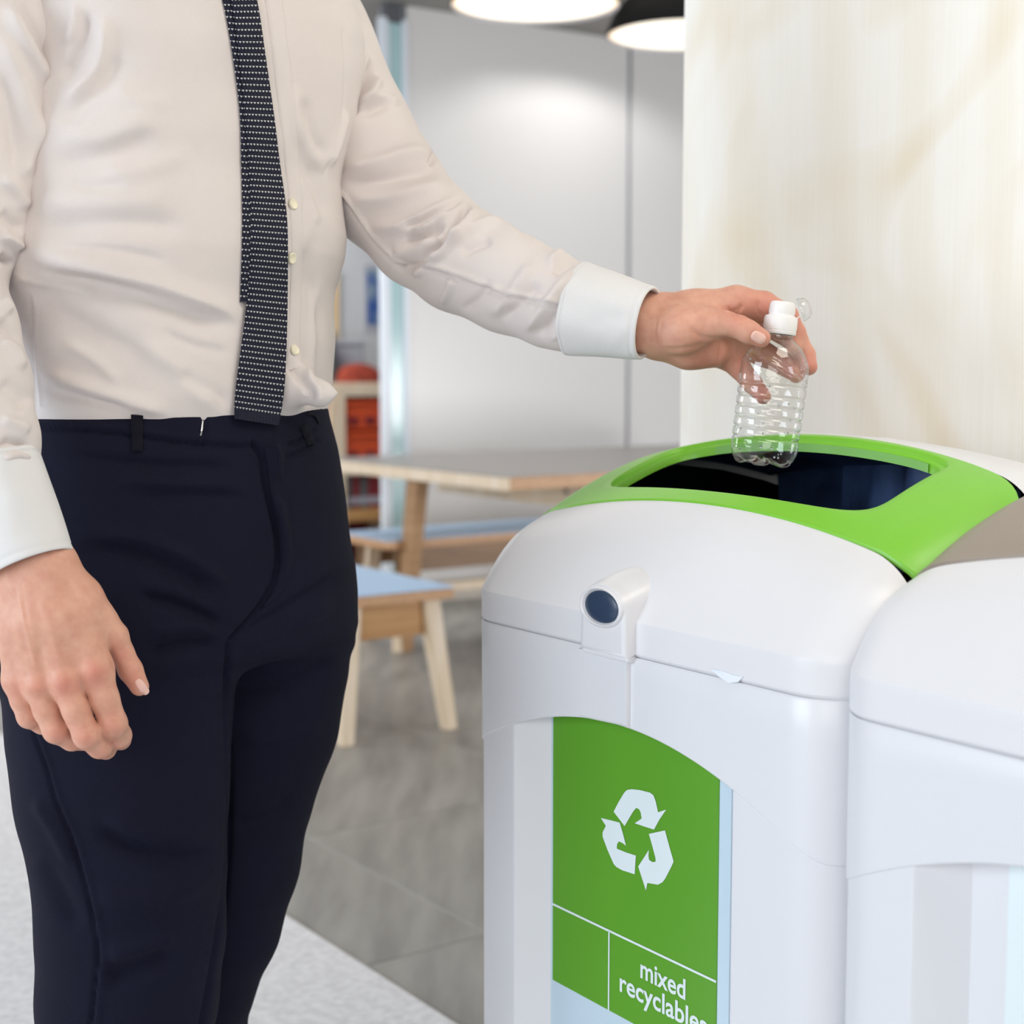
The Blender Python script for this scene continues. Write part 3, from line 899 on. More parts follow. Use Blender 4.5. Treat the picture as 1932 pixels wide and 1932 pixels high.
def catmull(pts, n=8):
    pts = np.array(pts, float); q = np.vstack([2 * pts[0] - pts[1], pts, 2 * pts[-1] - pts[-2]])
    out = []
    for i in range(1, len(q) - 2):
        for t in np.linspace(0, 1, n, endpoint=False):
            out.append(.5 * ((2 * q[i]) + (-q[i - 1] + q[i + 1]) * t + (2 * q[i - 1] - 5 * q[i] + 4 * q[i + 1] - q[i + 2]) * t * t + (-q[i - 1] + 3 * q[i] - 3 * q[i + 1] + q[i + 2]) * t ** 3))
    out.append(pts[-1]); return np.array(out)
def fold(V, N, folds, amp=1.0, mask=None):
    """raise or press the cloth along drawn lines: (points, width on the left, width on the right, height in mm, fade)"""
    px, py = project(V)
    view = V - np.array([0, 0, CAMZ]); view /= np.linalg.norm(view, axis=1)[:, None]
    face = np.clip(-(view * N).sum(1) * 2.2 + .25, 0, 1)
    disp = np.zeros(len(V))
    for pts, wl, wr, hgt, fade in folds:
        c = catmull(pts, 6) if len(pts) > 2 else np.linspace(pts[0], pts[1], 8)
        m = max(wl, wr) * 2.6
        sel = np.where((px > c[:, 0].min() - m) & (px < c[:, 0].max() + m) & (py > c[:, 1].min() - m) & (py < c[:, 1].max() + m))[0]
        if not len(sel): continue
        x, y = px[sel], py[sel]
        best = np.full(len(sel), 1e9); sd = np.zeros(len(sel)); tt = np.zeros(len(sel))
        seg = np.linalg.norm(np.diff(c, axis=0), axis=1); cum = np.concatenate([[0], np.cumsum(seg)]); tot = cum[-1]
        for i in range(len(c) - 1):
            ax, ay = c[i]; dx, dy = c[i + 1] - c[i]; L2 = dx * dx + dy * dy + 1e-9
            t = np.clip(((x - ax) * dx + (y - ay) * dy) / L2, 0, 1)
            ex, ey = x - ax - t * dx, y - ay - t * dy
            d = np.hypot(ex, ey); b = d < best
            best[b] = d[b]; sd[b] = (dx * ey - dy * ex)[b]; tt[b] = ((cum[i] + t * seg[i]) / tot)[b]
        w = np.where(sd > 0, wr, wl)       # right of the direction of travel is below/right in the picture
        e = 1.0
        if fade: e = np.clip(np.minimum(tt, 1 - tt) / .22, 0, 1); e = e * e * (3 - 2 * e)
        disp[sel] += hgt * .001 * np.exp(-(best / w) ** 2) * e
    if mask is not None: disp = disp * mask(px, py)
    return V + N * (disp * face * amp)[:, None]
def soft_noise(V, scale, seed, octv=3):
    """smooth pseudo-noise by summed sines"""
    rs = np.random.RandomState(seed); out = np.zeros(len(V))
    for o in range(octv):
        for _ in range(5):
            k = rs.normal(size=3); k *= scale * 2 ** o / np.linalg.norm(k)
            out += np.sin(V @ k + rs.uniform(0, 6.28)) * .5 ** o
    return out / 5

# cloth and skin materials
def cloth_mat(name, col, var, rough, weave, strength, sheen=.0):
    m = mat(name, col, rough, var, (7, 7, 7), 3, strength, (weave, weave, weave), sheen=sheen, spec=.2)
    return m
M['shirt'] = cloth_mat('white_cotton', rgb(218, 209, 206), rgb(224, 216, 213), .8, 1300, .25)
M['cuff'] = cloth_mat('white_cotton_doubled', rgb(222, 221, 221), rgb(226, 225, 226), .8, 1300, .25)
M['trousers'] = cloth_mat('navy_wool', rgb(12, 13, 33), rgb(15, 16, 38), .85, 1500, .35)
M['waistband'] = cloth_mat('navy_wool_dark', rgb(13, 13, 25), rgb(15, 15, 28), .85, 1500, .35)
M['steel'] = mat('steel_hook', rgb(210, 210, 214), .25, metal=1.0)
M['button'] = mat('cream_button', rgb(238, 230, 205), .3)
M['shoe'] = mat('black_leather', rgb(22, 20, 20), .35)
M['hair'] = mat('brown_hair', rgb(70, 48, 34), .6, rgb(50, 34, 24), (200, 200, 30), 2, .4)
def skin_mat():
    m = bpy.data.materials.new('skin'); m.use_nodes = True
    nt = m.node_tree; b = nt.nodes['Principled BSDF']
    b.inputs['Roughness'].default_value = .48; b.inputs['Specular IOR Level'].default_value = .4
    b.inputs['Subsurface Weight'].default_value = .25; b.inputs['Subsurface Radius'].default_value = (.010, .004, .002); b.inputs['Subsurface Scale'].default_value = .35
    at = nt.nodes.new('ShaderNodeVertexColor'); at.layer_name = 'flush'
    tc = nt.nodes.new('ShaderNodeTexCoord')
    n = nt.nodes.new('ShaderNodeTexNoise'); n.inputs['Scale'].default_value = 85; n.inputs['Detail'].default_value = 5
    nt.links.new(tc.outputs['Object'], n.inputs['Vector'])
    r = nt.nodes.new('ShaderNodeValToRGB')
    r.color_ramp.elements[0].position = .35; r.color_ramp.elements[0].color = rgb(216, 165, 142)
    r.color_ramp.elements[1].position = .7; r.color_ramp.elements[1].color = rgb(206, 150, 129)
    nt.links.new(n.outputs['Fac'], r.inputs['Fac'])
    mx = nt.nodes.new('ShaderNodeMix'); mx.data_type = 'RGBA'
    nt.links.new(at.outputs['Color'], mx.inputs['Factor']); nt.links.new(r.outputs['Color'], mx.inputs['A'])
    mx.inputs['B'].default_value = rgb(204, 118, 104)
    nt.links.new(mx.outputs['Result'], b.inputs['Base Color'])
    n2 = nt.nodes.new('ShaderNodeTexNoise'); n2.inputs['Scale'].default_value = 900; n2.inputs['Detail'].default_value = 3
    nt.links.new(tc.outputs['Object'], n2.inputs['Vector'])
    bp = nt.nodes.new('ShaderNodeBump'); bp.inputs['Strength'].default_value = .12; bp.inputs['Distance'].default_value = .001
    nt.links.new(n2.outputs['Fac'], bp.inputs['Height']); nt.links.new(bp.outputs['Normal'], b.inputs['Normal'])
    return m
M['skin'] = skin_mat()
M['nail'] = mat('fingernail', rgb(232, 188, 176), .25)

YB = 1.70
man = thing('person', 'man in white shirt, dotted tie and navy trousers holding a bottle over the bin', 'person', (-.36, 1.71, .012), 0)

def silh(py, xl, xr, Yc, ratio):
    c = P((xl + xr) / 2, py, Yc); hw = (xr - xl) / 2 * Yc / FPX
    a = hw / math.sqrt(math.cos(PSI) ** 2 + ratio ** 2 * math.sin(PSI) ** 2)
    return (c[2], c[0], c[1], a, a * ratio)

# ---- shirt body
rows = [silh(*r) for r in [
    (-60, 140, 620, 1.70, .62), (-20, 90, 650, 1.70, .64), (50, 66, 662, 1.70, .66), (120, 66, 662, 1.70, .68), (200, 62, 650, 1.70, .70), (280, 48, 632, 1.69, .72), (335, 36, 623, 1.69, .73),
    (400, 26, 629, 1.69, .75), (440, 22, 634, 1.69, .76), (480, 8, 631, 1.69, .77), (515, 0, 621, 1.69, .77), (545, 8, 613, 1.69, .77), (575, 24, 611, 1.69, .77), (640, 42, 614, 1.69, .77),
    (700, 50, 611, 1.69, .77), (745, 54, 610, 1.69, .77), (775, 60, 602, 1.69, .77), (800, 68, 592, 1.69, .76), (830, 80, 580, 1.69, .76)]]
f = Field((-.62, 1.42, 1.03), (-.12, 1.97, 1.60), .0026)
S = f.stack(rows, 2.15)
# neck base, shoulders
S = smin(S, f.cone(P(365, -60, 1.70), P(365, -130, 1.70), .10, .07), .05)
# bloused knob of cloth over the waistband at the front
K = f.cone(P(560, 730, 1.632), P(606, 742, 1.622), .019, .0135)
K = f.cone(P(606, 742, 1.622), P(633, 742, 1.618), .0135, .0034, K, .006)
S = smin(S, K, .022)
V, Q = surface_nets(S, f.lo, f.h); V = nbr_smooth(V, Q, 4)
N = normals(V, Q)
V = V + N * (.0011 * soft_noise(V, 38, 3, 2))[:, None]
FOLDS = [
    # the long fold from the waist side across the belly
    ([(30, 470), (110, 492), (200, 512), (300, 545), (390, 580), (470, 606)], 26, 15, 7.5, True),
    ([(60, 520), (170, 532), (280, 552), (380, 590), (462, 622)], 12, 30, -6.0, True),
    ([(10, 515), (70, 530), (150, 548), (190, 560)], 12, 10, 3.0, True),
    ([(40, 560), (110, 590), (200, 640), (300, 690)], 22, 34, -3.0, True),
    ([(60, 690), (140, 725), (240, 758), (330, 782)], 16, 12, 4.5, True),
    ([(75, 735), (160, 752), (250, 772)], 10, 12, -3.0, True),
    ([(250, 640), (330, 690), (380, 740), (430, 775)], 20, 22, 3.0, True),
    ([(330, 700), (400, 740), (440, 765)], 14, 14, -3.0, True),
    ([(60, 432), (160, 420), (260, 420), (370, 428)], 20, 26, -4.0, True),
    ([(60, 380), (160, 385), (260, 378), (340, 372)], 26, 24, 2.5, True),
    ([(90, 305), (170, 300), (250, 275), (300, 245)], 22, 28, -3.2, True),
    ([(95, 250), (180, 262), (250, 240), (310, 215)], 26, 22, 3.0, True),
    ([(180, 320), (250, 325), (330, 300), (370, 280)], 18, 20, 2.4, True),
    # creases by the near armhole
    ([(197, 20), (196, 80), (185, 130), (150, 170), (112, 195)], 13, 15, 5.0, True),
    ([(165, 15), (158, 70), (140, 112), (112, 150)], 12, 10, -4.5, True),
    ([(142, 0), (140, 40), (128, 85)], 10, 9, 3.0, True),
    ([(230, 90), (200, 150), (150, 205), (105, 240)], 16, 18, -3.0, True),
    # beyond the tie
    ([(553, 150), (558, 220), (585, 290), (612, 330)], 14, 12, 3.0, True),
    ([(575, 180), (590, 250), (615, 300)], 10, 12, -3.0, True),
    ([(655, 205), (640, 260), (618, 320)], 7, 8, 3.6, True),
    ([(560, 240), (575, 310), (600, 370), (622, 420)], 12, 14, -2.5, True),
    ([(590, 440), (585, 520), (598, 590), (606, 650)], 9, 11, -3.0, True),
    ([(600, 520), (592, 600), (585, 680), (580, 740)], 8, 8, 2.6, True),
    # knob of cloth by the fly
    ([(550, 645), (560, 680), (584, 708), (602, 732), (604, 752), (590, 772)], 5, 7, 2.2, True),
    ([(540, 680), (556, 705), (576, 728), (584, 748), (570, 762)], 9, 5, -3.4, True),
    ([(618, 730), (604, 724), (590, 712)], 5, 5, -1.2, True),
    # side seam and small creases
    ([(62, 560), (66, 620), (70, 690), (76, 765)], 2.5, 2.5, 1.0, False), ([(56, 560), (60, 620), (64, 690), (70, 765)], 2.2, 2.2, -.8, False),
    ([(300, 620), (360, 650), (440, 668)], 10, 12, -2.0, True), ([(110, 640), (180, 680), (230, 730)], 12, 12, 2.0, True),
    ([(210, 165), (260, 190), (330, 195)], 14, 16, 1.6, True), ([(120, 340), (170, 352), (240, 345)], 9, 11, -1.6, True),
    ([(100, 470), (180, 470), (260, 480), (330, 500)], 9, 10, -2.0, True),
    ([(565, 330), (590, 380), (600, 430)], 8, 9, 1.8, True), ([(560, 450), (575, 500), (572, 560)], 7, 8, -1.6, True),
    ([(648, 60), (652, 130), (648, 200), (632, 270), (612, 330)], 3, 3, -1.0, False),
]
V = fold(V, N, FOLDS, 1.7)
V = nbr_smooth(V, Q, 1, .4)
SHIRT_V, SHIRT_Q = V, Q
shirt = obj('shirt', V, Q, M['shirt'], man, smooth=True)

# ---- sleeves
def sleeve(chain_px, lo, hi, folds, seed, cut=None, mask=None):
    f = Field(lo, hi, .0026)
    S = f.chain([pc(*c) for c in chain_px], None, .010)
    if cut is not None:
        p, n = cut
        S = np.maximum(S, (f.X - p[0]) * n[0] + (f.Y - p[1]) * n[1] + (f.Z - p[2]) * n[2])
    V, Q = surface_nets(S, f.lo, f.h); V = nbr_smooth(V, Q, 5)
    N = normals(V, Q)
    V = V + N * (.0016 * soft_noise(V, 55, seed, 2))[:, None]
    V = fold(V, N, folds, 2.0, mask); V = nbr_smooth(V, Q, 1, .4)
    return obj('sleeve', V, Q, M['shirt'], shirt, smooth=True)
LARM = [(575, 62, 1.83, 118), (655, 250, 1.83, 117), (725, 355, 1.80, 110), (800, 440, 1.77, 101), (870, 490, 1.74, 97), (960, 535, 1.70, 92), (1040, 567, 1.67, 85), (1085, 581, 1.652, 80), (1106, 588, 1.645, 68)]
LF = [
    ([(655, 215), (690, 150), (700, 110)], 8, 9, -5, True), ([(672, 215), (705, 165), (712, 140)], 8, 9, 5, True),
    ([(650, 195), (680, 140), (692, 95)], 10, 8, 4, True),
    ([(655, 205), (700, 205), (740, 185)], 9, 11, -4, True), ([(660, 190), (710, 185), (760, 195)], 10, 8, 3, True),
    ([(640, 320), (700, 310), (770, 290), (822, 290)], 14, 12, 4, True), ([(640, 345), (710, 340), (780, 325), (838, 318)], 12, 14, -4.5, True),
    ([(826, 275), (818, 298), (812, 312)], 6, 6, -4, True),
    ([(645, 375), (720, 375), (790, 360), (850, 345)], 14, 14, 3.5, True),
    ([(690, 430), (760, 425), (830, 395), (885, 372)], 10, 12, 4.5, True),
    ([(752, 432), (800, 415), (850, 388), (880, 372)], 6, 7, -5.5, True),
    ([(760, 452), (810, 440), (840, 418)], 7, 8, -5.0, True), ([(770, 442), (810, 428), (850, 400)], 6, 6, 4, True),
    ([(795, 490), (830, 462), (865, 420), (885, 378)], 6, 6, -7, True), ([(806, 498), (842, 470), (878, 425), (898, 388)], 9, 8, 5.5, True),
    ([(735, 480), (790, 470), (820, 440)], 12, 10, 3.5, True), ([(740, 505), (790, 500), (818, 478)], 8, 8, -4, True),
    ([(775, 520), (800, 505), (830, 470)], 8, 8, 4, True),
    ([(850, 470), (880, 440), (930, 420), (990, 445)], 10, 9, 4, True), ([(870, 480), (900, 462), (930, 452)], 8, 8, -3.5, True),
    ([(820, 455), (860, 450), (872, 440)], 8, 8, 3, True),
    ([(920, 600), (960, 560), (990, 520), (1010, 490)], 14, 12, 3.5, True), ([(945, 605), (985, 570), (1020, 530)], 10, 10, -3.0, True),
    ([(985, 630), (1020, 590), (1060, 540), (1095, 505)], 10, 9, 4.5, True), ([(1010, 640), (1045, 600), (1085, 545)], 9, 9, -4.5, True),
    ([(1030, 500), (1065, 475), (1095, 492)], 8, 8, 3.5, True), ([(1040, 520), (1080, 495), (1110, 505)], 8, 8, -3.5, True),
    ([(1040, 645), (1060, 620), (1080, 605)], 6, 6, 3, True), ([(1055, 655), (1072, 630), (1084, 615)], 5, 5, -3, True),
    ([(830, 575), (850, 540), (855, 520)], 8, 8, 3, True), ([(870, 590), (905, 560), (930, 530)], 9, 9, -3, True),
    # underarm and forearm seams
    ([(627, 352), (660, 380), (690, 425), (720, 462), (760, 500)], 3.5, 3.0, 2.4, False), ([(622, 360), (655, 388), (684, 432), (714, 470), (755, 508)], 3, 3, -1.8, False),
    ([(805, 498), (870, 520), (950, 550), (1020, 565), (1080, 575)], 4, 3.0, 2.4, False), ([(800, 506), (870, 530), (950, 558), (1020, 573), (1078, 584)], 2.5, 2.5, -2.2, False),
]
a, b = P(1060, 575, 1.66), P(1130, 592, 1.635)
sleeve(LARM, (-.36, 1.55, 1.07), (.12, 2.0, 1.62), LF, 11, (P(1108, 588, 1.645), (b - a) / np.linalg.norm(b - a)), lambda x, y: np.clip((1080 - x + (y - 585) * -.25) / 40, 0, 1))
RARM = [(-20, -30, 1.56, 122), (-12, 80, 1.55, 118), (-18, 200, 1.545, 109), (-34, 330, 1.535, 104), (-52, 430, 1.52, 100), (-88, 522, 1.50, 92), (-66, 620, 1.475, 94), (-38, 730, 1.45, 95), (-18, 830, 1.435, 88), (-8, 890, 1.43, 80)]
RF = [
    ([(10, 0), (40, 60), (70, 120), (90, 170)], 16, 14, 4.5, True), ([(35, 0), (70, 60), (95, 120)], 12, 12, -3.5, True),
    ([(0, 60), (30, 130), (60, 220), (60, 300)], 16, 18, 3.5, True), ([(0, 130), (20, 220), (40, 330)], 16, 16, -3.5, True),
    ([(80, 210), (60, 280), (40, 340)], 12, 12, 3, True),
    ([(0, 330), (30, 360), (50, 400)], 14, 12, 3.5, True), ([(0, 400), (25, 420), (45, 440)], 12, 12, -4, True),
    ([(0, 440), (25, 455), (42, 470)], 8, 9, 4, True), ([(0, 480), (15, 495), (25, 500)], 6, 6, -5, True),
    ([(0, 560), (12, 580), (22, 590)], 8, 8, 4, True), ([(0, 600), (20, 625), (35, 650)], 9, 9, -4, True),
    ([(0, 640), (25, 660), (45, 700)], 10, 10, 3.5, True), ([(0, 720), (30, 740), (55, 770)], 16, 16, -3, True),
    ([(0, 790), (30, 800), (58, 815)], 10, 10, 3, True), ([(-5, 850), (15, 835), (40, 840), (60, 850)], 8, 9, -4.5, True), ([(0, 870), (30, 858), (60, 868)], 7, 7, 4, True),
]
sleeve(RARM, (-.78, 1.32, .97), (-.40, 1.72, 1.60), RF, 23, None)

# ---- cuffs: open doubled tubes
def cuff(c0, c1, r0, r1, sq, name='cuff'):
    c0, c1 = np.array(c0), np.array(c1); ax = (c1 - c0) / np.linalg.norm(c1 - c0)
    x = np.cross(ax, [0, 1, 0]); x /= np.linalg.norm(x); y = np.cross(ax, x)
    n = 96; rings = []
    def ring(q, off, r=None):
        c = c0 + (c1 - c0) * q; rr = (r0 + (r1 - r0) * q) + off
        out = []
        for k in range(n):
            a = 2 * math.pi * k / n
            wv = 1 + .018 * math.sin(3 * a + 5 * q) * q + .02 * math.sin(7 * a) * (1 - q) ** 2
            out.append(c + x * (rr * wv * math.cos(a)) + y * (rr * (1 + (sq - 1) * max(0, q) ** 1.5) * wv * math.sin(a)))
        return out
    prof = [(-.02, -.006), (0, -.001), (.01, .0012), (.05, .0018), (.055, .0010), (.065, .0018)] + [(q, .0018) for q in np.linspace(.1, .92, 18)] + \
        [(.935, .0010), (.95, .0018), (.985, .0018), (.997, .0012), (1.0, .0), (.997, -.0012), (.98, -.0018), (.6, -.002), (.2, -.003)]
    V = [p for q, o in prof for p in ring(q, o)]
    V = np.array(V); F = np.array(grid_faces(len(prof), n, True))
    Nn = normals(V, F)
    # outward orientation
    cen = V.mean(0)
    if ((V[:n * 5] - cen) * Nn[:n * 5]).sum() < 0: F = F[:, ::-1].copy(); Nn = -Nn
    return V, F, Nn
V, F, Nn = cuff(P(1088, 583, 1.652), P(1223, 609, 1.615), 86 * 1.65 / FPX, 66 * 1.615 / FPX, .86)
V = fold(V, Nn, [([(1090, 540), (1130, 560), (1190, 580)], 20, 20, 1.6, True), ([(1100, 620), (1150, 600), (1200, 600)], 16, 16, -1.5, True), ([(1150, 660), (1175, 620), (1190, 570)], 10, 10, 1.2, True)])
obj('cuff', V, F, M['cuff'], shirt, smooth=True, label='white doubled cuff of the outstretched arm')
V, F, Nn = cuff(P(-8, 872, 1.43), P(58, 1066, 1.405), 80 * 1.43 / FPX, 82 * 1.405 / FPX, .80)
V = fold(V, Nn, [([(0, 930), (40, 940), (75, 920)], 20, 20, 1.5, True), ([(20, 1000), (70, 1000), (110, 990)], 16, 16, -1.2, True)])
obj('cuff', V, F, M['cuff'], shirt, smooth=True, label='white doubled cuff of the hanging arm')

# ---- trousers
rows = [silh(*r) for r in [(762, 72, 598, 1.69, .77), (790, 62, 602, 1.69, .77), (850, 60, 618, 1.69, .76), (900, 56, 627, 1.69, .76), (950, 46, 634, 1.69, .76), (1020, 28, 642, 1.69, .76), (1080, 14, 652, 1.69, .75),
                           (1140, 4, 655, 1.69, .74), (1200, 2, 650, 1.69, .70), (1230, 20, 630, 1.69, .6)]]
f = Field((-.66, 1.38, .30), (-.10, 2.0, 1.09), .0032)
S = f.stack(rows, 2.2)
NEAR = [(238, 1130, 1.625, 205), (226, 1250, 1.62, 214), (226, 1380, 1.612, 203), (234, 1500, 1.60, 195), (246, 1640, 1.59, 178), (248, 1760, 1.59, 173), (240, 1880, 1.60, 166), (232, 2000, 1.62, 158), (225, 2300, 1.66, 140)]
FARL = [(478, 1130, 1.775, 168), (480, 1250, 1.77, 172), (462, 1360, 1.765, 172), (440, 1480, 1.75, 151), (418, 1620, 1.74, 143), (396, 1740, 1.74, 130), (366, 1850, 1.75, 115), (350, 1950, 1.77, 112), (345, 2250, 1.80, 108)]
A = f.chain([pc(*c) for c in NEAR], None, .02); B = f.chain([pc(*c) for c in FARL], None, .02)
S = np.minimum(smin(S, A, .035), smin(S, B, .035))
S = np.maximum(S, f.Z - P(300, 766, 1.69)[2])
V, Q = surface_nets(S, f.lo, f.h); V = nbr_smooth(V, Q, 5)
N = normals(V, Q)
V = V + N * (.0015 * soft_noise(V, 26, 8, 2))[:, None]
TF = [
    ([(60, 806), (150, 812), (245, 822), (360, 838), (470, 843)], 4, 3, -2.5, False), ([(60, 798), (150, 803), (245, 813), (360, 828), (470, 834)], 6, 4, 1.2, False),
    ([(535, 842), (570, 828), (600, 806)], 3, 3, -2.5, True), ([(385, 790), (388, 815), (384, 838)], 3, 3, -2, False),
    ([(530, 868), (570, 852), (606, 826)], 4, 4, -2.5, True),
    # fly
    ([(478, 838), (494, 862), (500, 910), (512, 960), (523, 1010), (525, 1060), (512, 1110), (480, 1160), (438, 1206)], 5, 4, -4.0, False),
    ([(505, 838), (518, 850), (520, 880), (515, 905)], 9, 6, 3.5, True),
    ([(520, 930), (535, 985), (540, 1040), (532, 1090)], 8, 8, 2.0, True),
    ([(110, 850), (200, 868), (330, 880), (460, 880)], 10, 10, -2.4, True), ([(200, 905), (330, 912), (470, 915)], 9, 10, 2, True), ([(240, 940), (360, 935), (480, 940)], 9, 9, -2, True),
    ([(140, 1030), (240, 1040), (340, 1080), (420, 1140)], 16, 18, -4, True), ([(180, 1005), (290, 1025), (390, 1075), (440, 1120)], 14, 12, 3, True),
    ([(250, 1120), (330, 1140), (390, 1165), (430, 1205)], 12, 14, -4.5, True), ([(280, 1195), (350, 1180), (400, 1185), (430, 1200)], 12, 12, 3.5, True), ([(270, 1235), (350, 1215), (420, 1218)], 12, 12, -3.5, True),
    ([(440, 1205), (520, 1160), (600, 1110), (650, 1070)], 10, 12, -3.0, True), ([(450, 1230), (540, 1190), (640, 1130)], 14, 14, 2.5, True),
    ([(440, 1300), (540, 1290), (640, 1240)], 14, 14, -2.2, True), ([(445, 1400), (540, 1390), (620, 1360)], 16, 16, 2.2, True),
    ([(432, 1215), (428, 1290), (430, 1400), (432, 1520), (428, 1640), (412, 1760), (392, 1880), (380, 1940)], 5, 5, -3.0, False),
    # side seam and pocket of the near leg
    ([(64, 1385), (88, 1450), (105, 1510), (135, 1580), (152, 1640), (168, 1700), (184, 1790), (180, 1860), (172, 1940)], 3.0, 3.0, -2.4, False),
    ([(72, 1380), (96, 1448), (114, 1510), (144, 1580), (162, 1640), (177, 1700), (193, 1790), (189, 1860), (181, 1940)], 5, 4, 1.2, False),
    # knee
    ([(170, 1560), (260, 1600), (340, 1620), (420, 1600)], 14, 18, -4.0, True), ([(190, 1540), (280, 1575), (400, 1580)], 16, 12, 2.5, True),
    ([(165, 1680), (250, 1700), (330, 1690), (400, 1650)], 16, 18, 2.5, True), ([(190, 1850), (260, 1830), (330, 1800)], 22, 22, -5.0, True), ([(190, 1800), (270, 1790), (340, 1760)], 18, 18, 3.0, True),
    ([(430, 1560), (500, 1545), (560, 1500)], 14, 14, -2, True), ([(75, 1620), (110, 1680), (150, 1760)], 18, 18, -3, True), ([(60, 1500), (100, 1560), (140, 1640)], 14, 14, 2.5, True),
]
V = fold(V, N, TF, 2.1)
V = nbr_smooth(V, Q, 1, .35)
TR_V, TR_Q = V, Q
trousers = obj('trousers', V, Q, M['trousers'], man, smooth=True)
# lower trouser legs and shoes, down to the floor
def low_res(chains, lo, hi, h, k=.02, ext=None):
    f = Field(lo, hi, h); S = None
    for c in chains: S = f.chain(c, S, k)
    if ext: S = ext(f, S)
    V, Q = surface_nets(S, f.lo, f.h); return nbr_smooth(V, Q, 3), Q
def pz(x, y, z): return np.array([x, y, z])
n0, f0 = P(228, 2000, 1.62), P(350, 1950, 1.77)
an, af = pz(n0[0] - .005, 1.68, .10), pz(f0[0] - .01, 1.84, .10)
for top, ankle in ((n0, an), (f0, af)):
    V, Q = low_res([[(top + pz(0, 0, .02), .088 if top is n0 else .068), (ankle, .064), (ankle - pz(0, 0, .02), .064)]], (-.75, 1.4, .02), (.0, 2.1, .55), .008)
    obj('trouser_leg', V, Q, M['trousers'], trousers, smooth=True)
    toe = ankle + FRO * .17
    def sole(f, S): return np.maximum(S, .014 - f.Z)
    V, Q = low_res([[(ankle - FRO * .05 + pz(0, 0, -.055), .040), (ankle + FRO * .06 + pz(0, 0, -.055), .042), (toe + pz(0, 0, -.062), .036)], [(ankle + pz(0, 0, .03), .042), (ankle + pz(0, 0, -.05), .042)]],
                   (-.85, 1.35, .0), (.05, 2.15, .2), .006, .02, sole)
    obj('shoe', V, Q, M['shoe'], man, smooth=True)

# belt loops, hook, buttons, placket
BV = BVHTree.FromPolygons([tuple(v) for v in TR_V], [tuple(int(i) for i in q) for q in TR_Q])
BS = BVHTree.FromPolygons([tuple(v) for v in SHIRT_V], [tuple(int(i) for i in q) for q in SHIRT_Q])
EYE = Vector((0, 0, CAMZ))
def hit(px, py, trees):
    best = None
    for t in trees:
        h = t.ray_cast(EYE, Vector(ray(px, py)).normalized(), 3.0)
        if h[0] is not None and (best is None or h[3] < best[3]): best = h
    return best
def patch(name, left, right, trees, material, parent, off, thick, nx=7, ny=24, smooth=2, label=None, round_=.5, uv=False):
    """a strip of cloth lying on the clothes: left and right edges drawn as polylines, laid onto the surface and given thickness"""
    Lc, Rc = catmull(left, 12), catmull(right, 12)
    def res(c, n):
        s = np.concatenate([[0], np.cumsum(np.linalg.norm(np.diff(c, axis=0), axis=1))]); q = np.linspace(0, s[-1], n)
        return np.stack([np.interp(q, s, c[:, 0]), np.interp(q, s, c[:, 1])], 1)
    Lc, Rc = res(Lc, ny), res(Rc, ny)
    D = np.zeros((ny, nx)); 
    for i in range(ny):
        for j in range(nx):
            p = Lc[i] + (Rc[i] - Lc[i]) * j / (nx - 1)
            h = hit(p[0], p[1], trees)
            D[i, j] = h[3] if h else np.nan
    for i in range(ny):
        r = D[i]
        if np.isnan(r).all(): D[i] = D[i - 1] if i else 1.65
        else: D[i] = np.where(np.isnan(r), np.nanmean(r), r)
    for _ in range(smooth):
        E = np.pad(D, 1, mode='edge'); D = (E[:-2, 1:-1] + E[2:, 1:-1] + 2 * E[1:-1, 1:-1] + E[1:-1, :-2] + E[1:-1, 2:]) / 6
    V = []
    for layer in (0, 1):
        for i in range(ny):
            for j in range(nx):
                p = Lc[i] + (Rc[i] - Lc[i]) * j / (nx - 1); d = ray(*p); d /= np.linalg.norm(d)
                e = abs(2 * j / (nx - 1) - 1)
                o = off + (thick * (1 - round_ * e ** 4) if layer == 0 else 0)
                V.append(np.array(EYE) + d * (D[i, j] - o))
    n = nx * ny
    F = grid_faces(ny, nx, flip=True) + [[i + n for i in q] for q in grid_faces(ny, nx)]
    for i in range(ny - 1):
        F.append([i * nx, (i + 1) * nx, n + (i + 1) * nx, n + i * nx][::-1]); a = nx - 1
        F.append([i * nx + a, n + i * nx + a, n + (i + 1) * nx + a, (i + 1) * nx + a][::-1])
    for j in range(nx - 1):
        F.append([j, n + j, n + j + 1, j + 1][::-1]); a = (ny - 1) * nx
        F.append([a + j, a + j + 1, n + a + j + 1, n + a + j][::-1])
    bm = bmesh.new(); bv = [bm.verts.new(v) for v in V]
    for q in F: bm.faces.new([bv[i] for i in q])
    bmesh.ops.recalc_face_normals(bm, faces=bm.faces[:]); bm.verts.index_update()
    F = [[v.index for v in q.verts] for q in bm.faces]; bm.free()
    o = obj(name, V, F, material, parent, smooth=True, sharp=50, label=label)
    if uv:
        Wd = np.linalg.norm(np.array(V[nx - 1]) - np.array(V[0])); 
        lay = o.data.uv_layers.new(name='weave')
        ds = np.linalg.norm(np.diff(np.array(V[:n]).reshape(ny, nx, 3)[:, nx // 2], axis=0), axis=1); cs = np.concatenate([[0], np.cumsum(ds)])
        for pol in o.data.polygons:
            for li in pol.loop_indices:
                vi = o.data.loops[li].vertex_index % n
                i, j = divmod(vi, nx)
                w = np.linalg.norm(np.array(V[i * nx + nx - 1]) - np.array(V[i * nx]))
                lay.data[li].uv = ((j / (nx - 1) - .5) * w, cs[i])
    return o
patch('belt_loop', [(247, 782), (248, 815), (250, 850)], [(270, 784), (270, 816), (269, 851)], [BV], M['waistband'], trousers, .001, .0035, 5, 14)
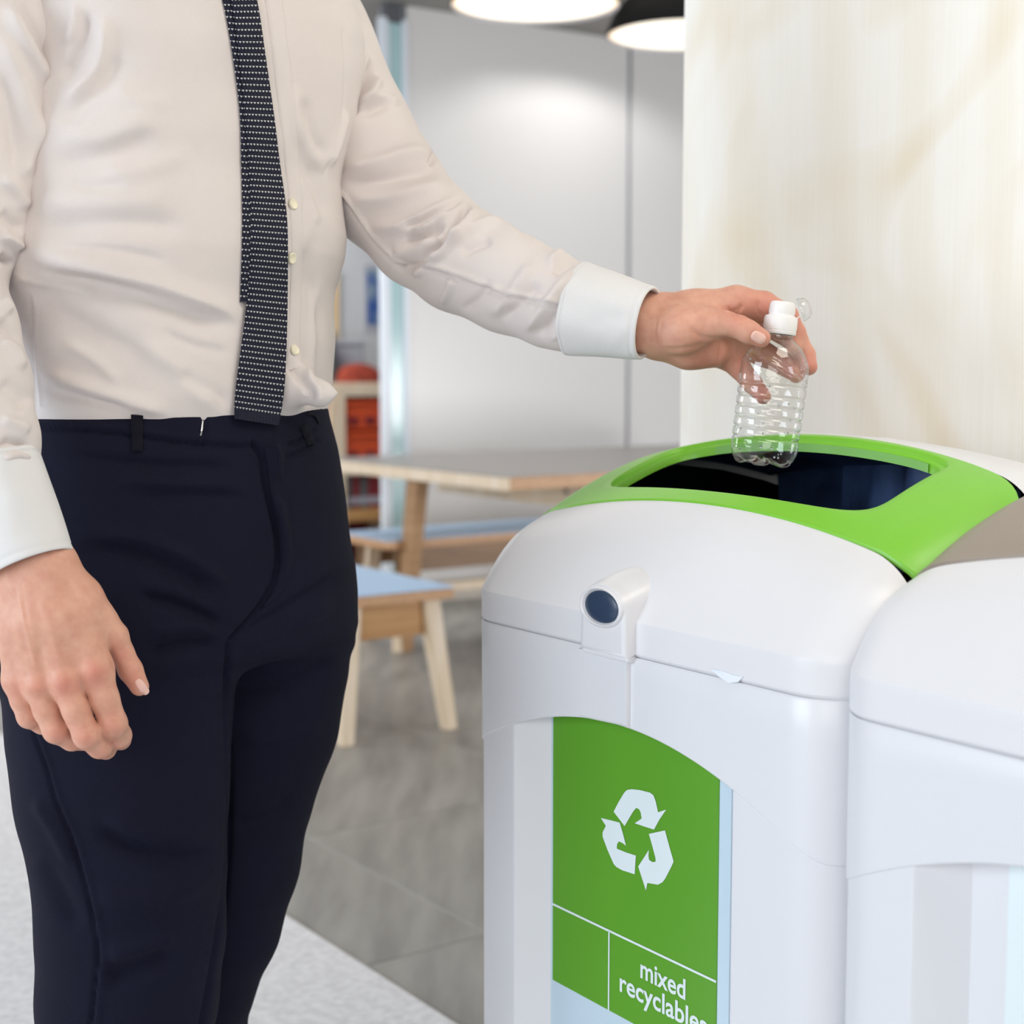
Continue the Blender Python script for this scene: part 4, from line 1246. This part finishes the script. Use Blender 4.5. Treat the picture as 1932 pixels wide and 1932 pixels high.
patch('belt_loop', [(566, 806), (572, 820), (580, 842)], [(580, 800), (588, 816), (594, 836)], [BV], M['waistband'], trousers, .001, .0035, 5, 14)
patch('belt_loop', [(578, 784), (592, 786), (601, 800)], [(584, 778), (598, 782), (606, 798)], [BV], M['waistband'], trousers, .001, .004, 5, 14)
patch('waistband_hook', [(381, 793), (380, 808), (377, 822)], [(385, 794), (384, 809), (381, 822)], [BV], M['steel'], trousers, .0005, .0015, 3, 8, label='small steel waistband hook')
patch('fly_placket', [(497, 842), (504, 880), (510, 930), (522, 990), (528, 1050), (518, 1105), (490, 1150)], [(522, 846), (524, 885), (530, 930), (545, 990), (552, 1045), (545, 1095), (520, 1130)], [BV], M['trousers'], trousers, .000, .0022, 9, 50)
patch('placket', [(500, 0), (520, 160), (540, 330), (548, 430), (548, 540), (543, 640), (541, 700)], [(532, 0), (552, 170), (566, 330), (571, 430), (570, 540), (566, 630), (572, 690)], [BS], M['shirt'], shirt, .0, .0018, 9, 70, 3)
for (x, y) in ((553, 385), (551, 487), (556, 660)):
    h = hit(x, y, [BS]); c = np.array(h[0]) - ray(x, y) / np.linalg.norm(ray(x, y)) * .0025; n = np.array(h[1])
    V, F = lathe([(.0058, -.001), (.0058, .001), (.005, .0018), (.0042, .0012), (.0001, .0011)], 20, c, n)
    obj('button', V, F, M['button'], shirt, smooth=True, sharp=40, label='cream shirt button')

# ---- knitted tie
def tie_mat():
    m = bpy.data.materials.new('knitted_navy_dotted'); m.use_nodes = True
    nt = m.node_tree; b = nt.nodes['Principled BSDF']; b.inputs['Roughness'].default_value = .9
    uv = nt.nodes.new('ShaderNodeUVMap'); uv.uv_map = 'weave'
    sp = nt.nodes.new('ShaderNodeSeparateXYZ'); nt.links.new(uv.outputs['UV'], sp.inputs[0])
    def mth(op, a, bb=None, c=None):
        n = nt.nodes.new('ShaderNodeMath'); n.operation = op
        for i, x in enumerate((a, bb, c)):
            if x is None: continue
            if isinstance(x, (int, float)): n.inputs[i].default_value = x
            else: nt.links.new(x, n.inputs[i])
        return n.outputs[0]
    PX, PY = .00385, .00590
    ry = mth('DIVIDE', sp.outputs['Y'], PY)
    row = mth('FLOOR', ry)
    fy = mth('SUBTRACT', mth('FRACT', ry), .5)
    fx = mth('SUBTRACT', mth('FRACT', mth('ADD', mth('DIVIDE', sp.outputs['X'], PX), mth('MULTIPLY', mth('MODULO', row, 2), .5))), .5)
    # little v-shaped stitch: a dot with a notch
    dy = mth('MULTIPLY', mth('ADD', fy, mth('MULTIPLY', mth('ABSOLUTE', fx), .35)), PY)
    dx = mth('MULTIPLY', fx, PX)
    d = mth('SQRT', mth('ADD', mth('POWER', mth('DIVIDE', dx, .00125), 2), mth('POWER', mth('DIVIDE', dy, .00085), 2)))
    dot = mth('SUBTRACT', 1, mth('SMOOTH_MIN', 1, mth('MAXIMUM', mth('MULTIPLY', mth('SUBTRACT', d, .7), 2.2), 0), .05))
    endcut = nt.nodes.new('ShaderNodeAttribute'); endcut.attribute_name = 'plain_end'
    dot2 = mth('MULTIPLY', dot, endcut.outputs['Fac'])
    mx = nt.nodes.new('ShaderNodeMix'); mx.data_type = 'RGBA'
    nt.links.new(dot2, mx.inputs['Factor'])
    mx.inputs['A'].default_value = rgb(20, 22, 44); mx.inputs['B'].default_value = rgb(226, 226, 226)
    nt.links.new(mx.outputs['Result'], b.inputs['Base Color'])
    # knit relief
    wv = mth('ADD', mth('MULTIPLY', mth('SINE', mth('MULTIPLY', sp.outputs['Y'], 2 * math.pi / (PY / 3))), .5), mth('MULTIPLY', mth('SINE', mth('MULTIPLY', sp.outputs['X'], 2 * math.pi / PX)), .3))
    bp = nt.nodes.new('ShaderNodeBump'); bp.inputs['Strength'].default_value = .8; bp.inputs['Distance'].default_value = .0008
    nt.links.new(mth('ADD', wv, dot2), bp.inputs['Height']); nt.links.new(bp.outputs['Normal'], b.inputs['Normal'])
    return m
M['tie'] = tie_mat()
def plain_end(o, py_from):
    me = o.data; a = me.attributes.new('plain_end', 'FLOAT', 'POINT')
    c = np.array([v.co[:] for v in me.vertices]); Mx = np.array(ROOTM[man.name]); c = c @ Mx[:3, :3].T + Mx[:3, 3]
    x, y = project(c)
    a.data.foreach_set('value', (y < py_from + (x - 442) * .15).astype(np.float32))
tail = patch('tie_tail', [(412, -30), (426, 30), (441, 120), (452, 210), (455, 300), (457, 400), (456, 480), (453, 570)], [(450, -30), (458, 30), (464, 120), (470, 210), (474, 300), (478, 400), (478, 480), (474, 572)],
             [BS, BV], M['tie'], man, .0015, .004, 7, 90, 10, label='narrow back blade of the knitted tie', uv=True)
plain_end(tail, 562)
tie = patch('tie', [(412, -112), (424, -60), (430, -30), (440, 20), (451, 110), (462, 220), (470, 330), (473, 420), (470, 520), (462, 600), (450, 690), (443, 750), (442, 790)],
            [(450, -112), (470, -60), (478, -30), (489, 20), (502, 110), (517, 215), (528, 305), (538, 375), (543, 440), (543, 550), (541, 650), (536, 740), (526, 803)],
            [BS, BV], M['tie'], man, .006, .0055, 15, 140, 14, label='dotted navy knitted tie with a square plain end', uv=True)
plain_end(tie, 772)
# collar and knot, above the frame
V, F, Nn = cuff(P(366, -78, 1.70), P(372, -150, 1.70), .080, .066, .95)
obj('collar', V, F, M['cuff'], shirt, smooth=True)
h_ = hit(430, -112, [BS]); kc = np.array(h_[0]) if h_ else P(430, -112, 1.62)
V, Q = (lambda f: surface_nets(f.cone(kc + np.array([0, -.008, .030]), kc + np.array([0, -.010, .0]), .019, .012), f.lo, f.h))(Field(kc - .05, kc + .07, .003))
obj('tie_knot', V, Q, M['waistband'], man, smooth=True)
# ---- body: head and neck, trunk and limbs under the clothes, and the two hands in full detail
def hand_field(lo, hi, h, palm, digits, palm_k=.012, join=.009, knuckles=()):
    f = Field(lo, hi, h); Pm = None
    for c in palm: Pm = f.chain([pc(*q) for q in c], Pm, palm_k)
    out = Pm.copy()
    for d in digits:
        D = f.chain([pc(*q) for q in d], None, .0035)
        out = np.minimum(out, smin(Pm, D, join))
    for (x, y, Y, r) in knuckles: out = smin(out, f.cone(*([P(x, y, Y)] * 2), r * Y / FPX, r * Y / FPX), .006)
    V, Q = surface_nets(out, f.lo, f.h)
    return nbr_smooth(V, Q, 5), Q
# right hand, hanging by the thigh
R_PALM = [[(-14, 900, 1.43, 52), (42, 1070, 1.415, 47)], [(2, 900, 1.43, 50), (95, 1060, 1.41, 44)],
          [(95, 1062, 1.41, 43), (140, 1160, 1.404, 43), (180, 1262, 1.400, 33)], [(75, 1070, 1.405, 43), (100, 1170, 1.398, 43), (122, 1282, 1.393, 31)],
          [(50, 1075, 1.41, 42), (60, 1180, 1.40, 42), (72, 1290, 1.396, 29)], [(32, 1080, 1.415, 40), (32, 1180, 1.41, 38), (32, 1282, 1.405, 26)],
          [(105, 1085, 1.415, 44), (150, 1130, 1.418, 40), (185, 1172, 1.422, 33)]]
R_DIG = [[(185, 1172, 1.422, 33), (216, 1200, 1.425, 26), (230, 1232, 1.43, 22.5), (246, 1264, 1.432, 23), (263, 1295, 1.432, 18.5)],
         [(180, 1262, 1.400, 31), (197, 1318, 1.400, 27.5), (214, 1366, 1.405, 26), (224, 1388, 1.424, 24), (228, 1396, 1.446, 20)],
         [(122, 1284, 1.393, 30), (143, 1340, 1.389, 26), (164, 1388, 1.391, 25.5), (188, 1408, 1.405, 23), (200, 1414, 1.432, 20)],
         [(72, 1292, 1.396, 28), (88, 1340, 1.393, 25), (106, 1378, 1.396, 24.5), (136, 1395, 1.409, 21.5), (156, 1399, 1.432, 18)],
         [(32, 1284, 1.405, 25), (42, 1322, 1.404, 22), (55, 1352, 1.408, 21.5), (80, 1366, 1.42, 19), (98, 1371, 1.436, 16)]]
R_KN = [(178, 1264, 1.389, 20), (122, 1284, 1.383, 19), (72, 1292, 1.386, 17), (34, 1284, 1.396, 15), (213, 1364, 1.400, 22), (162, 1386, 1.386, 21), (105, 1377, 1.391, 20), (54, 1351, 1.404, 18)]
VR, QR = hand_field(P(-75, 1460, 1.40)[:] * [1, 0, 1] + [0, 1.33, 0], P(310, 860, 1.40) * [1, 0, 1] + [0, 1.48, 0], .0012, R_PALM, R_DIG, .012, .009, R_KN)
NR = normals(VR, QR)
RH = [([(206, 1190), (208, 1215), (212, 1250), (220, 1275)], 5, 5, -1.2, True),
      # tendons and the hollows between them
      ([(100, 1120), (135, 1190), (172, 1255)], 9, 9, .7, True), ([(75, 1120), (98, 1195), (118, 1275)], 8, 8, .8, True), ([(52, 1120), (62, 1200), (70, 1285)], 8, 8, .8, True),
      ([(110, 1200), (130, 1240), (150, 1275)], 9, 9, -.9, True), ([(70, 1215), (82, 1250), (94, 1290)], 8, 8, -.9, True), ([(40, 1220), (46, 1255), (50, 1292)], 7, 7, -.9, True),
      ([(35, 1095), (42, 1150), (60, 1230), (75, 1270)], 4, 4, .7, True), ([(10, 1100), (38, 1140), (46, 1180)], 4, 4, .6, True),
      # skin creases over the finger joints
      ([(200, 1358), (214, 1352), (228, 1356)], 1.8, 1.8, -.5, True), ([(202, 1366), (216, 1361), (232, 1364)], 1.8, 1.8, -.5, True),
      ([(146, 1380), (160, 1374), (176, 1376)], 1.8, 1.8, -.5, True), ([(148, 1388), (164, 1382), (180, 1385)], 1.8, 1.8, -.5, True),
      ([(90, 1372), (104, 1366), (118, 1368)], 1.8, 1.8, -.5, True), ([(234, 1247), (246, 1240), (256, 1238)], 1.8, 1.8, -.45, True), ([(238, 1254), (250, 1247), (260, 1246)], 1.8, 1.8, -.45, True)]
VR = fold(VR, NR, RH)
# left hand, round the bottle's neck
L_PALM = [[(1130, 592, 1.65, 56), (1200, 608, 1.64, 52), (1240, 612, 1.637, 51)],
          [(1235, 600, 1.64, 46), (1310, 588, 1.634, 38), (1388, 573, 1.627, 32)], [(1240, 612, 1.65, 46), (1320, 606, 1.648, 40), (1395, 598, 1.648, 32)],
          [(1240, 625, 1.655, 44), (1315, 635, 1.66, 38), (1385, 640, 1.664, 31)], [(1245, 635, 1.65, 40), (1310, 655, 1.662, 34), (1362, 662, 1.667, 29)],
          [(1240, 622, 1.63, 46), (1290, 622, 1.612, 42), (1335, 614, 1.604, 31)], [(1250, 632, 1.64, 40), (1300, 656, 1.642, 36), (1345, 662, 1.646, 30)]]
L_DIG = [[(1335, 613, 1.604, 30), (1368, 610, 1.594, 23.5), (1395, 617, 1.588, 21.5), (1412, 626, 1.584, 21.5), (1436, 638, 1.583, 18)],
         [(1390, 572, 1.627, 31), (1440, 577, 1.632, 27), (1482, 598, 1.638, 24), (1500, 630, 1.636, 20.5), (1499, 654, 1.630, 17)],
         [(1395, 598, 1.648, 31), (1455, 612, 1.664, 25), (1500, 640, 1.667, 23), (1518, 670, 1.660, 20), (1526, 692, 1.652, 16.5)],
         [(1385, 641, 1.664, 29), (1440, 668, 1.672, 23), (1482, 688, 1.670, 21), (1502, 706, 1.660, 17)],
         [(1362, 662, 1.667, 28), (1395, 694, 1.663, 20.5), (1418, 722, 1.656, 18.5), (1440, 748, 1.646, 15)]]
VL, QL = hand_field(P(1110, 800, 1.64) * [1, 0, 1] + [0, 1.54, 0], P(1580, 500, 1.64) * [1, 0, 1] + [0, 1.73, 0], .0012, L_PALM, L_DIG, .012, .008)
NL = normals(VL, QL)
LH = [([(1300, 612), (1318, 632), (1345, 640), (1390, 640)], 5, 6, -1.6, True), ([(1242, 655), (1270, 660), (1310, 655), (1340, 645)], 6, 6, -1.5, True),
      ([(1362, 640), (1358, 665), (1353, 690)], 3.5, 3.5, -1.8, True), ([(1370, 590), (1390, 585), (1402, 570)], 5, 5, -1.4, True), ([(1384, 598), (1395, 588), (1402, 575)], 3, 3, -1.2, True),
      ([(1372, 575), (1378, 588), (1384, 600)], 3, 3, -1.0, True), ([(1432, 565), (1430, 585), (1440, 600)], 3.5, 3.5, -1.2, True),
      ([(1388, 612), (1394, 605), (1402, 606)], 1.8, 1.8, -.5, True), ([(1394, 618), (1400, 610), (1408, 612)], 1.8, 1.8, -.5, True), ([(1240, 600), (1236, 630), (1240, 660)], 2.5, 2.5, -.6, True),
      ([(1250, 598), (1246, 630), (1252, 655)], 2.5, 2.5, -.4, True)]
VL = fold(VL, NL, LH)
# low-resolution rest of the body
def under():
    f = Field((-.72, 1.36, .09), (.10, 2.02, 1.93), .009)
    S = None
    tc_ = P(345, 300, 1.69)
    S = f.cone(P(340, 250, 1.69), P(335, 700, 1.69), .115, .10, S)
    S = f.cone(P(300, 40, 1.66), P(420, 40, 1.73), .075, .075, S, .05)
    S = f.chain([(P(365, -60, 1.70), .065), (P(372, -230, 1.70), .058)], S, .04)
    hd = P(380, -330, 1.69)
    S = f.cone(hd + pz(0, 0, .045), hd + FRO * .02, .082, .07, S, .03)
    S = f.cone(hd + FRO * .03, hd + FRO * .06 + pz(0, 0, -.075), .055, .035, S, .03)
    S = f.cone(hd + FRO * .095 + pz(0, 0, .015), hd + FRO * .112 + pz(0, 0, -.022), .009, .014, S, .012)
    for sg in (-1, 1):
        e = hd + LAT * (sg * .08)
        S = f.cone(e + pz(0, 0, .015), e + pz(0, 0, -.02), .016, .010, S, .008)
    S = f.chain([(P(x, y, Y), r * .64 * Y / FPX) for x, y, Y, r in LARM], S, .012)
    S = f.chain([(P(x, y, Y), r * .64 * Y / FPX) for x, y, Y, r in RARM[1:]], S, .012)
    S = f.chain([(P(x, y, Y), r * .78 * Y / FPX) for x, y, Y, r in NEAR] + [(an, .045)], S, .03)
    S = f.chain([(P(x, y, Y), r * .78 * Y / FPX) for x, y, Y, r in FARL] + [(af, .045)], S, .03)
    V, Q = surface_nets(S, f.lo, f.h)
    return nbr_smooth(V, Q, 2), Q, hd
VU, QU, HD = under()
nA, nB = len(VU), len(VU) + len(VR)
VB = np.concatenate([VU, VR, VL]); QB = np.concatenate([QU, QR + nA, QL + nB])
body = obj('body', VB, QB, M['skin'], man, smooth=True)
# where blood shows through: knuckles and fingertips
flush = np.zeros(len(VB))
def redden(sel, pts):
    x, y = project(VB[sel]); w = np.zeros(len(x))
    for px, py, r, k in pts: w = np.maximum(w, k * np.exp(-((x - px) ** 2 + (y - py) ** 2) / r ** 2))
    flush[sel] = w
redden(slice(nA, nB), [(178, 1272, 24, .55), (122, 1292, 22, .55), (68, 1296, 18, .4), (212, 1366, 20, .35), (162, 1390, 20, .35), (105, 1382, 18, .3), (252, 1285, 24, .4), (230, 1240, 26, .3), (215, 1405, 16, .2), (190, 1425, 16, .2), (30, 1300, 22, .3)])
redden(slice(nB, len(VB)), [(1440, 575, 45, .45), (1500, 610, 40, .5), (1528, 690, 30, .55), (1435, 640, 22, .5), (1395, 600, 30, .35), (1340, 690, 50, .4), (1410, 700, 40, .5), (1435, 740, 30, .6), (1490, 700, 30, .4)])
at = body.data.color_attributes.new('flush', 'FLOAT_COLOR', 'POINT')
at.data.foreach_set('color', np.stack([flush, flush, flush, np.ones_like(flush)], 1).astype(np.float32).ravel())
# nails
BB = BVHTree.FromPolygons([tuple(v) for v in VB], [tuple(int(i) for i in q) for q in QB])
def nail(cx, cy, lx, ly, half_w):
    """centre, direction of the finger in the picture, half width"""
    L_ = math.hypot(lx, ly); ux, uy = lx / L_, ly / L_; wx, wy = -uy, ux
    pts = []
    V = []; nn = 24
    rows = []; base = (hit(cx, cy, [BB]) or (None, None, None, 1.5))[3]
    for rr in (1.0, .92, .6, .3, .02):
        ring = []
        for k in range(nn):
            a = 2 * math.pi * k / nn; c, s = math.cos(a), math.sin(a); e = (abs(c) ** 3 + abs(s) ** 3) ** (-1 / 3)
            x = cx + ux * c * e * L_ * rr + wx * s * e * half_w * rr; y = cy + uy * c * e * L_ * rr + wy * s * e * half_w * rr
            h = hit(x, y, [BB]); d = ray(x, y) / np.linalg.norm(ray(x, y))
            off = -.0002 if rr == 1.0 else .0006
            dep = h[3] if h is not None and abs(h[3] - base) < .012 else base + .004
            ring.append(np.array([0, 0, CAMZ]) + d * (dep - off))
        rows.append(ring)
    F = grid_faces(len(rows), nn, True); V = [p for r in rows for p in r]
    N_ = normals(np.array(V), np.array(F)); 
    if (N_[nn:2 * nn] @ np.array([0, 1, 0])).sum() > 0: F = [q[::-1] for q in F]
    obj('fingernail', V, F, M['nail'], body, smooth=True, label='pale thumbnail')
nail(1431, 636.5, 13, 6.5, 10.5)
nail(268, 1296, 10.5, 13.5, 8.5)
# hair on the head above the frame
f = Field(HD - .14, HD + np.array([.14, .14, .18]), .006)
S = f.cone(HD + pz(0, 0, .052) - FRO * .012, HD - FRO * .022 + pz(0, 0, .0), .092, .078)
S = np.maximum(S, (f.X - HD[0]) * FRO[0] + (f.Y - HD[1]) * FRO[1] - .055 - (f.Z - HD[2] - .06) * .4)
V, Q = surface_nets(S, f.lo, f.h)
obj('hair', nbr_smooth(V, Q, 3), Q, M['hair'], man, smooth=True)

# ================================================================== the bottle
def clear_plastic():
    m = bpy.data.materials.new('clear_bottle_plastic'); m.use_nodes = True
    nt = m.node_tree; nt.nodes.remove(nt.nodes['Principled BSDF']); out = nt.nodes['Material Output']
    tr = nt.nodes.new('ShaderNodeBsdfTransparent'); tr.inputs[0].default_value = (.955, .965, .965, 1)
    gl = nt.nodes.new('ShaderNodeBsdfGlossy'); gl.inputs['Roughness'].default_value = .04; gl.inputs[0].default_value = (1, 1, 1, 1)
    lw = nt.nodes.new('ShaderNodeLayerWeight'); lw.inputs['Blend'].default_value = .5
    pw = nt.nodes.new('ShaderNodeMath'); pw.operation = 'POWER'; pw.inputs[1].default_value = 3.0
    ml = nt.nodes.new('ShaderNodeMath'); ml.operation = 'MULTIPLY_ADD'; ml.inputs[1].default_value = .6; ml.inputs[2].default_value = .06
    nt.links.new(lw.outputs['Facing'], pw.inputs[0]); nt.links.new(pw.outputs[0], ml.inputs[0])
    tc = nt.nodes.new('ShaderNodeTexCoord'); n = nt.nodes.new('ShaderNodeTexNoise'); n.inputs['Scale'].default_value = 130; n.inputs['Detail'].default_value = 2
    nt.links.new(tc.outputs['Object'], n.inputs['Vector'])
    bp = nt.nodes.new('ShaderNodeBump'); bp.inputs['Strength'].default_value = .25; bp.inputs['Distance'].default_value = .002
    nt.links.new(n.outputs['Fac'], bp.inputs['Height'])
    nt.links.new(bp.outputs['Normal'], gl.inputs['Normal']); nt.links.new(bp.outputs['Normal'], lw.inputs['Normal'])
    cr = nt.nodes.new('ShaderNodeValToRGB'); cr.color_ramp.elements[0].position = .55; cr.color_ramp.elements[0].color = (.965, .972, .972, 1)
    cr.color_ramp.elements[1].position = .97; cr.color_ramp.elements[1].color = (.62, .65, .65, 1)
    nt.links.new(lw.outputs['Facing'], cr.inputs[0]); nt.links.new(cr.outputs[0], tr.inputs[0])
    mx = nt.nodes.new('ShaderNodeMixShader')
    nt.links.new(ml.outputs[0], mx.inputs[0]); nt.links.new(tr.outputs[0], mx.inputs[1]); nt.links.new(gl.outputs[0], mx.inputs[2])
    nt.links.new(mx.outputs[0], out.inputs['Surface'])
    return m
M['clear'] = clear_plastic()
M['cap'] = mat('white_cap_plastic', rgb(240, 238, 238), .35, sss=.0)
M['drop'] = mat('water_drop', rgb(235, 240, 244), .05)
M['drop'].node_tree.nodes['Principled BSDF'].inputs['Transmission Weight'].default_value = .9
M['drop'].node_tree.nodes['Principled BSDF'].inputs['IOR'].default_value = 1.33
YBOT = 1.603
b0, b1 = P(1438, 876, YBOT), P(1476, 583, YBOT)
bax = (b1 - b0) / np.linalg.norm(b1 - b0); BL = np.linalg.norm(b1 - b0)
bx = np.array([1., 0, 0]) - bax * bax[0]; bx /= np.linalg.norm(bx); by = np.cross(bax, bx)
bottle = thing('water_bottle', 'small empty clear plastic bottle with white cap held over the bin opening', 'bottle', b0)
U_ = YBOT / FPX
def bring(r, h, lobes=0.0, n=120):
    out = []
    for k in range(n):
        a = 2 * math.pi * k / n
        rr = r * (1 - lobes * (.5 + .5 * math.cos(5 * a)) ** 2); hh = h + lobes * 22 * (.5 + .5 * math.cos(5 * a)) ** 2
        out.append(b0 + bax * (hh * U_) + bx * (rr * U_ * math.cos(a)) + by * (rr * U_ * math.sin(a)))
    return out
ribs = [50, 68, 88, 108, 128, 150]
def rad(h):
    base = np.interp(h, [0, 4, 12, 24, 40, 150, 165, 190, 205, 220, 232, 240, 246, 262], [44, 52, 58, 62, 63.5, 64, 64.5, 63, 57, 48, 36, 26, 23, 23])
    for r in ribs: base -= 3.2 * math.exp(-((h - r) / 2.6) ** 2)
    return base
prof = []
prof += [(.5, 9, 0), (20, 7, .3), (36, 1, .30), (44, -1.5, .26), (50, 1, .2), (54, 4.5, .15)]
for h in np.linspace(7, 262, 150): prof.append((rad(h), h, .14 * max(0, 1 - h / 30) ** 1.5))
V = [p for r, h, l in prof for p in bring(r, h, l)]
V = np.array(V)
# slanting crease of the label panel round the shoulder
rel = V - b0; hh = rel @ bax / U_; ang = np.arctan2(rel @ by, rel @ bx)
target_h = 182 - 30 * np.cos(ang)
axis_pt = b0 + np.outer(rel @ bax, bax); rdir = V - axis_pt; rl = np.linalg.norm(rdir, axis=1); rdir /= np.maximum(rl, 1e-9)[:, None]
V = V + rdir * (np.where(rl > .01, (1.6 * np.exp(-((hh - target_h) / 3.0) ** 2) - 2.0 * np.exp(-((hh - target_h - 8) / 5.0) ** 2)) * U_, 0))[:, None]
obj('bottle_body', V, grid_faces(len(prof), 120, True), M['clear'], bottle, smooth=True)
def ringset(pr, name, material, n=72, knurl=0, **k):
    V = []
    for r, h in pr:
        for i in range(n):
            a = 2 * math.pi * i / n; rr = r * (1 + knurl * math.cos(36 * a)) * U_
            V.append(b0 + bax * (h * U_) + bx * (rr * math.cos(a)) + by * (rr * math.sin(a)))
    return obj(name, V, grid_faces(len(pr), n, True), material, bottle, smooth=True, sharp=40, **k)
ringset([(24, 246), (30, 246), (31, 248), (31, 252), (30, 253), (31, 254), (31.5, 262), (31, 275), (29.5, 279), (24, 281), (23.5, 283), (24.5, 286), (24, 300), (22, 305), (17, 307), (.1, 307.5)], 'cap', M['cap'], knurl=.006)
ringset([(25.5, 240), (27, 241), (27, 244), (25.5, 245)], 'neck_ring', M['clear'])
# hinged clear dust cover swung to the side
c = b0 + bax * (296 * U_) + bx * (36 * U_)
V, F = lathe([(.012, -.002), (.0125, .0), (.0105, .006), (.006, .009), (.0001, .0095)], 28, c, bx * .9 + bax * .45 - by * .2)
obj('dust_cover', V, F, M['clear'], bottle, smooth=True)
V, F = solid_bar(b0 + bax * (277 * U_) + bx * (29 * U_), c + bax * (-10 * U_), by, bax, .004, .0016, .003, .0014)
obj('cover_strap', V, F, M['cap'], bottle)
# drops clinging inside
rs = np.random.RandomState(5); vf = []
for i in range(46):
    a = rs.uniform(0, 2 * math.pi); h = rs.uniform(14, 205); r = rad(h) - 1.2
    q = rs.uniform(1.0, 3.2) * U_
    n_ = bx * math.cos(a) + by * math.sin(a)
    c = b0 + bax * (h * U_) + n_ * (r * U_)
    V, F = lathe([(.0001, -q * .45), (q * .8, -q * .3), (q, 0), (q * .8, q * .3), (.0001, q * .45)], 10, c, n_)
    vf.append((V, F))
o = obj('water_drops', *merge(*vf), M['drop'], bottle, smooth=True, label='tiny clear water drops'); o['kind'] = 'stuff'
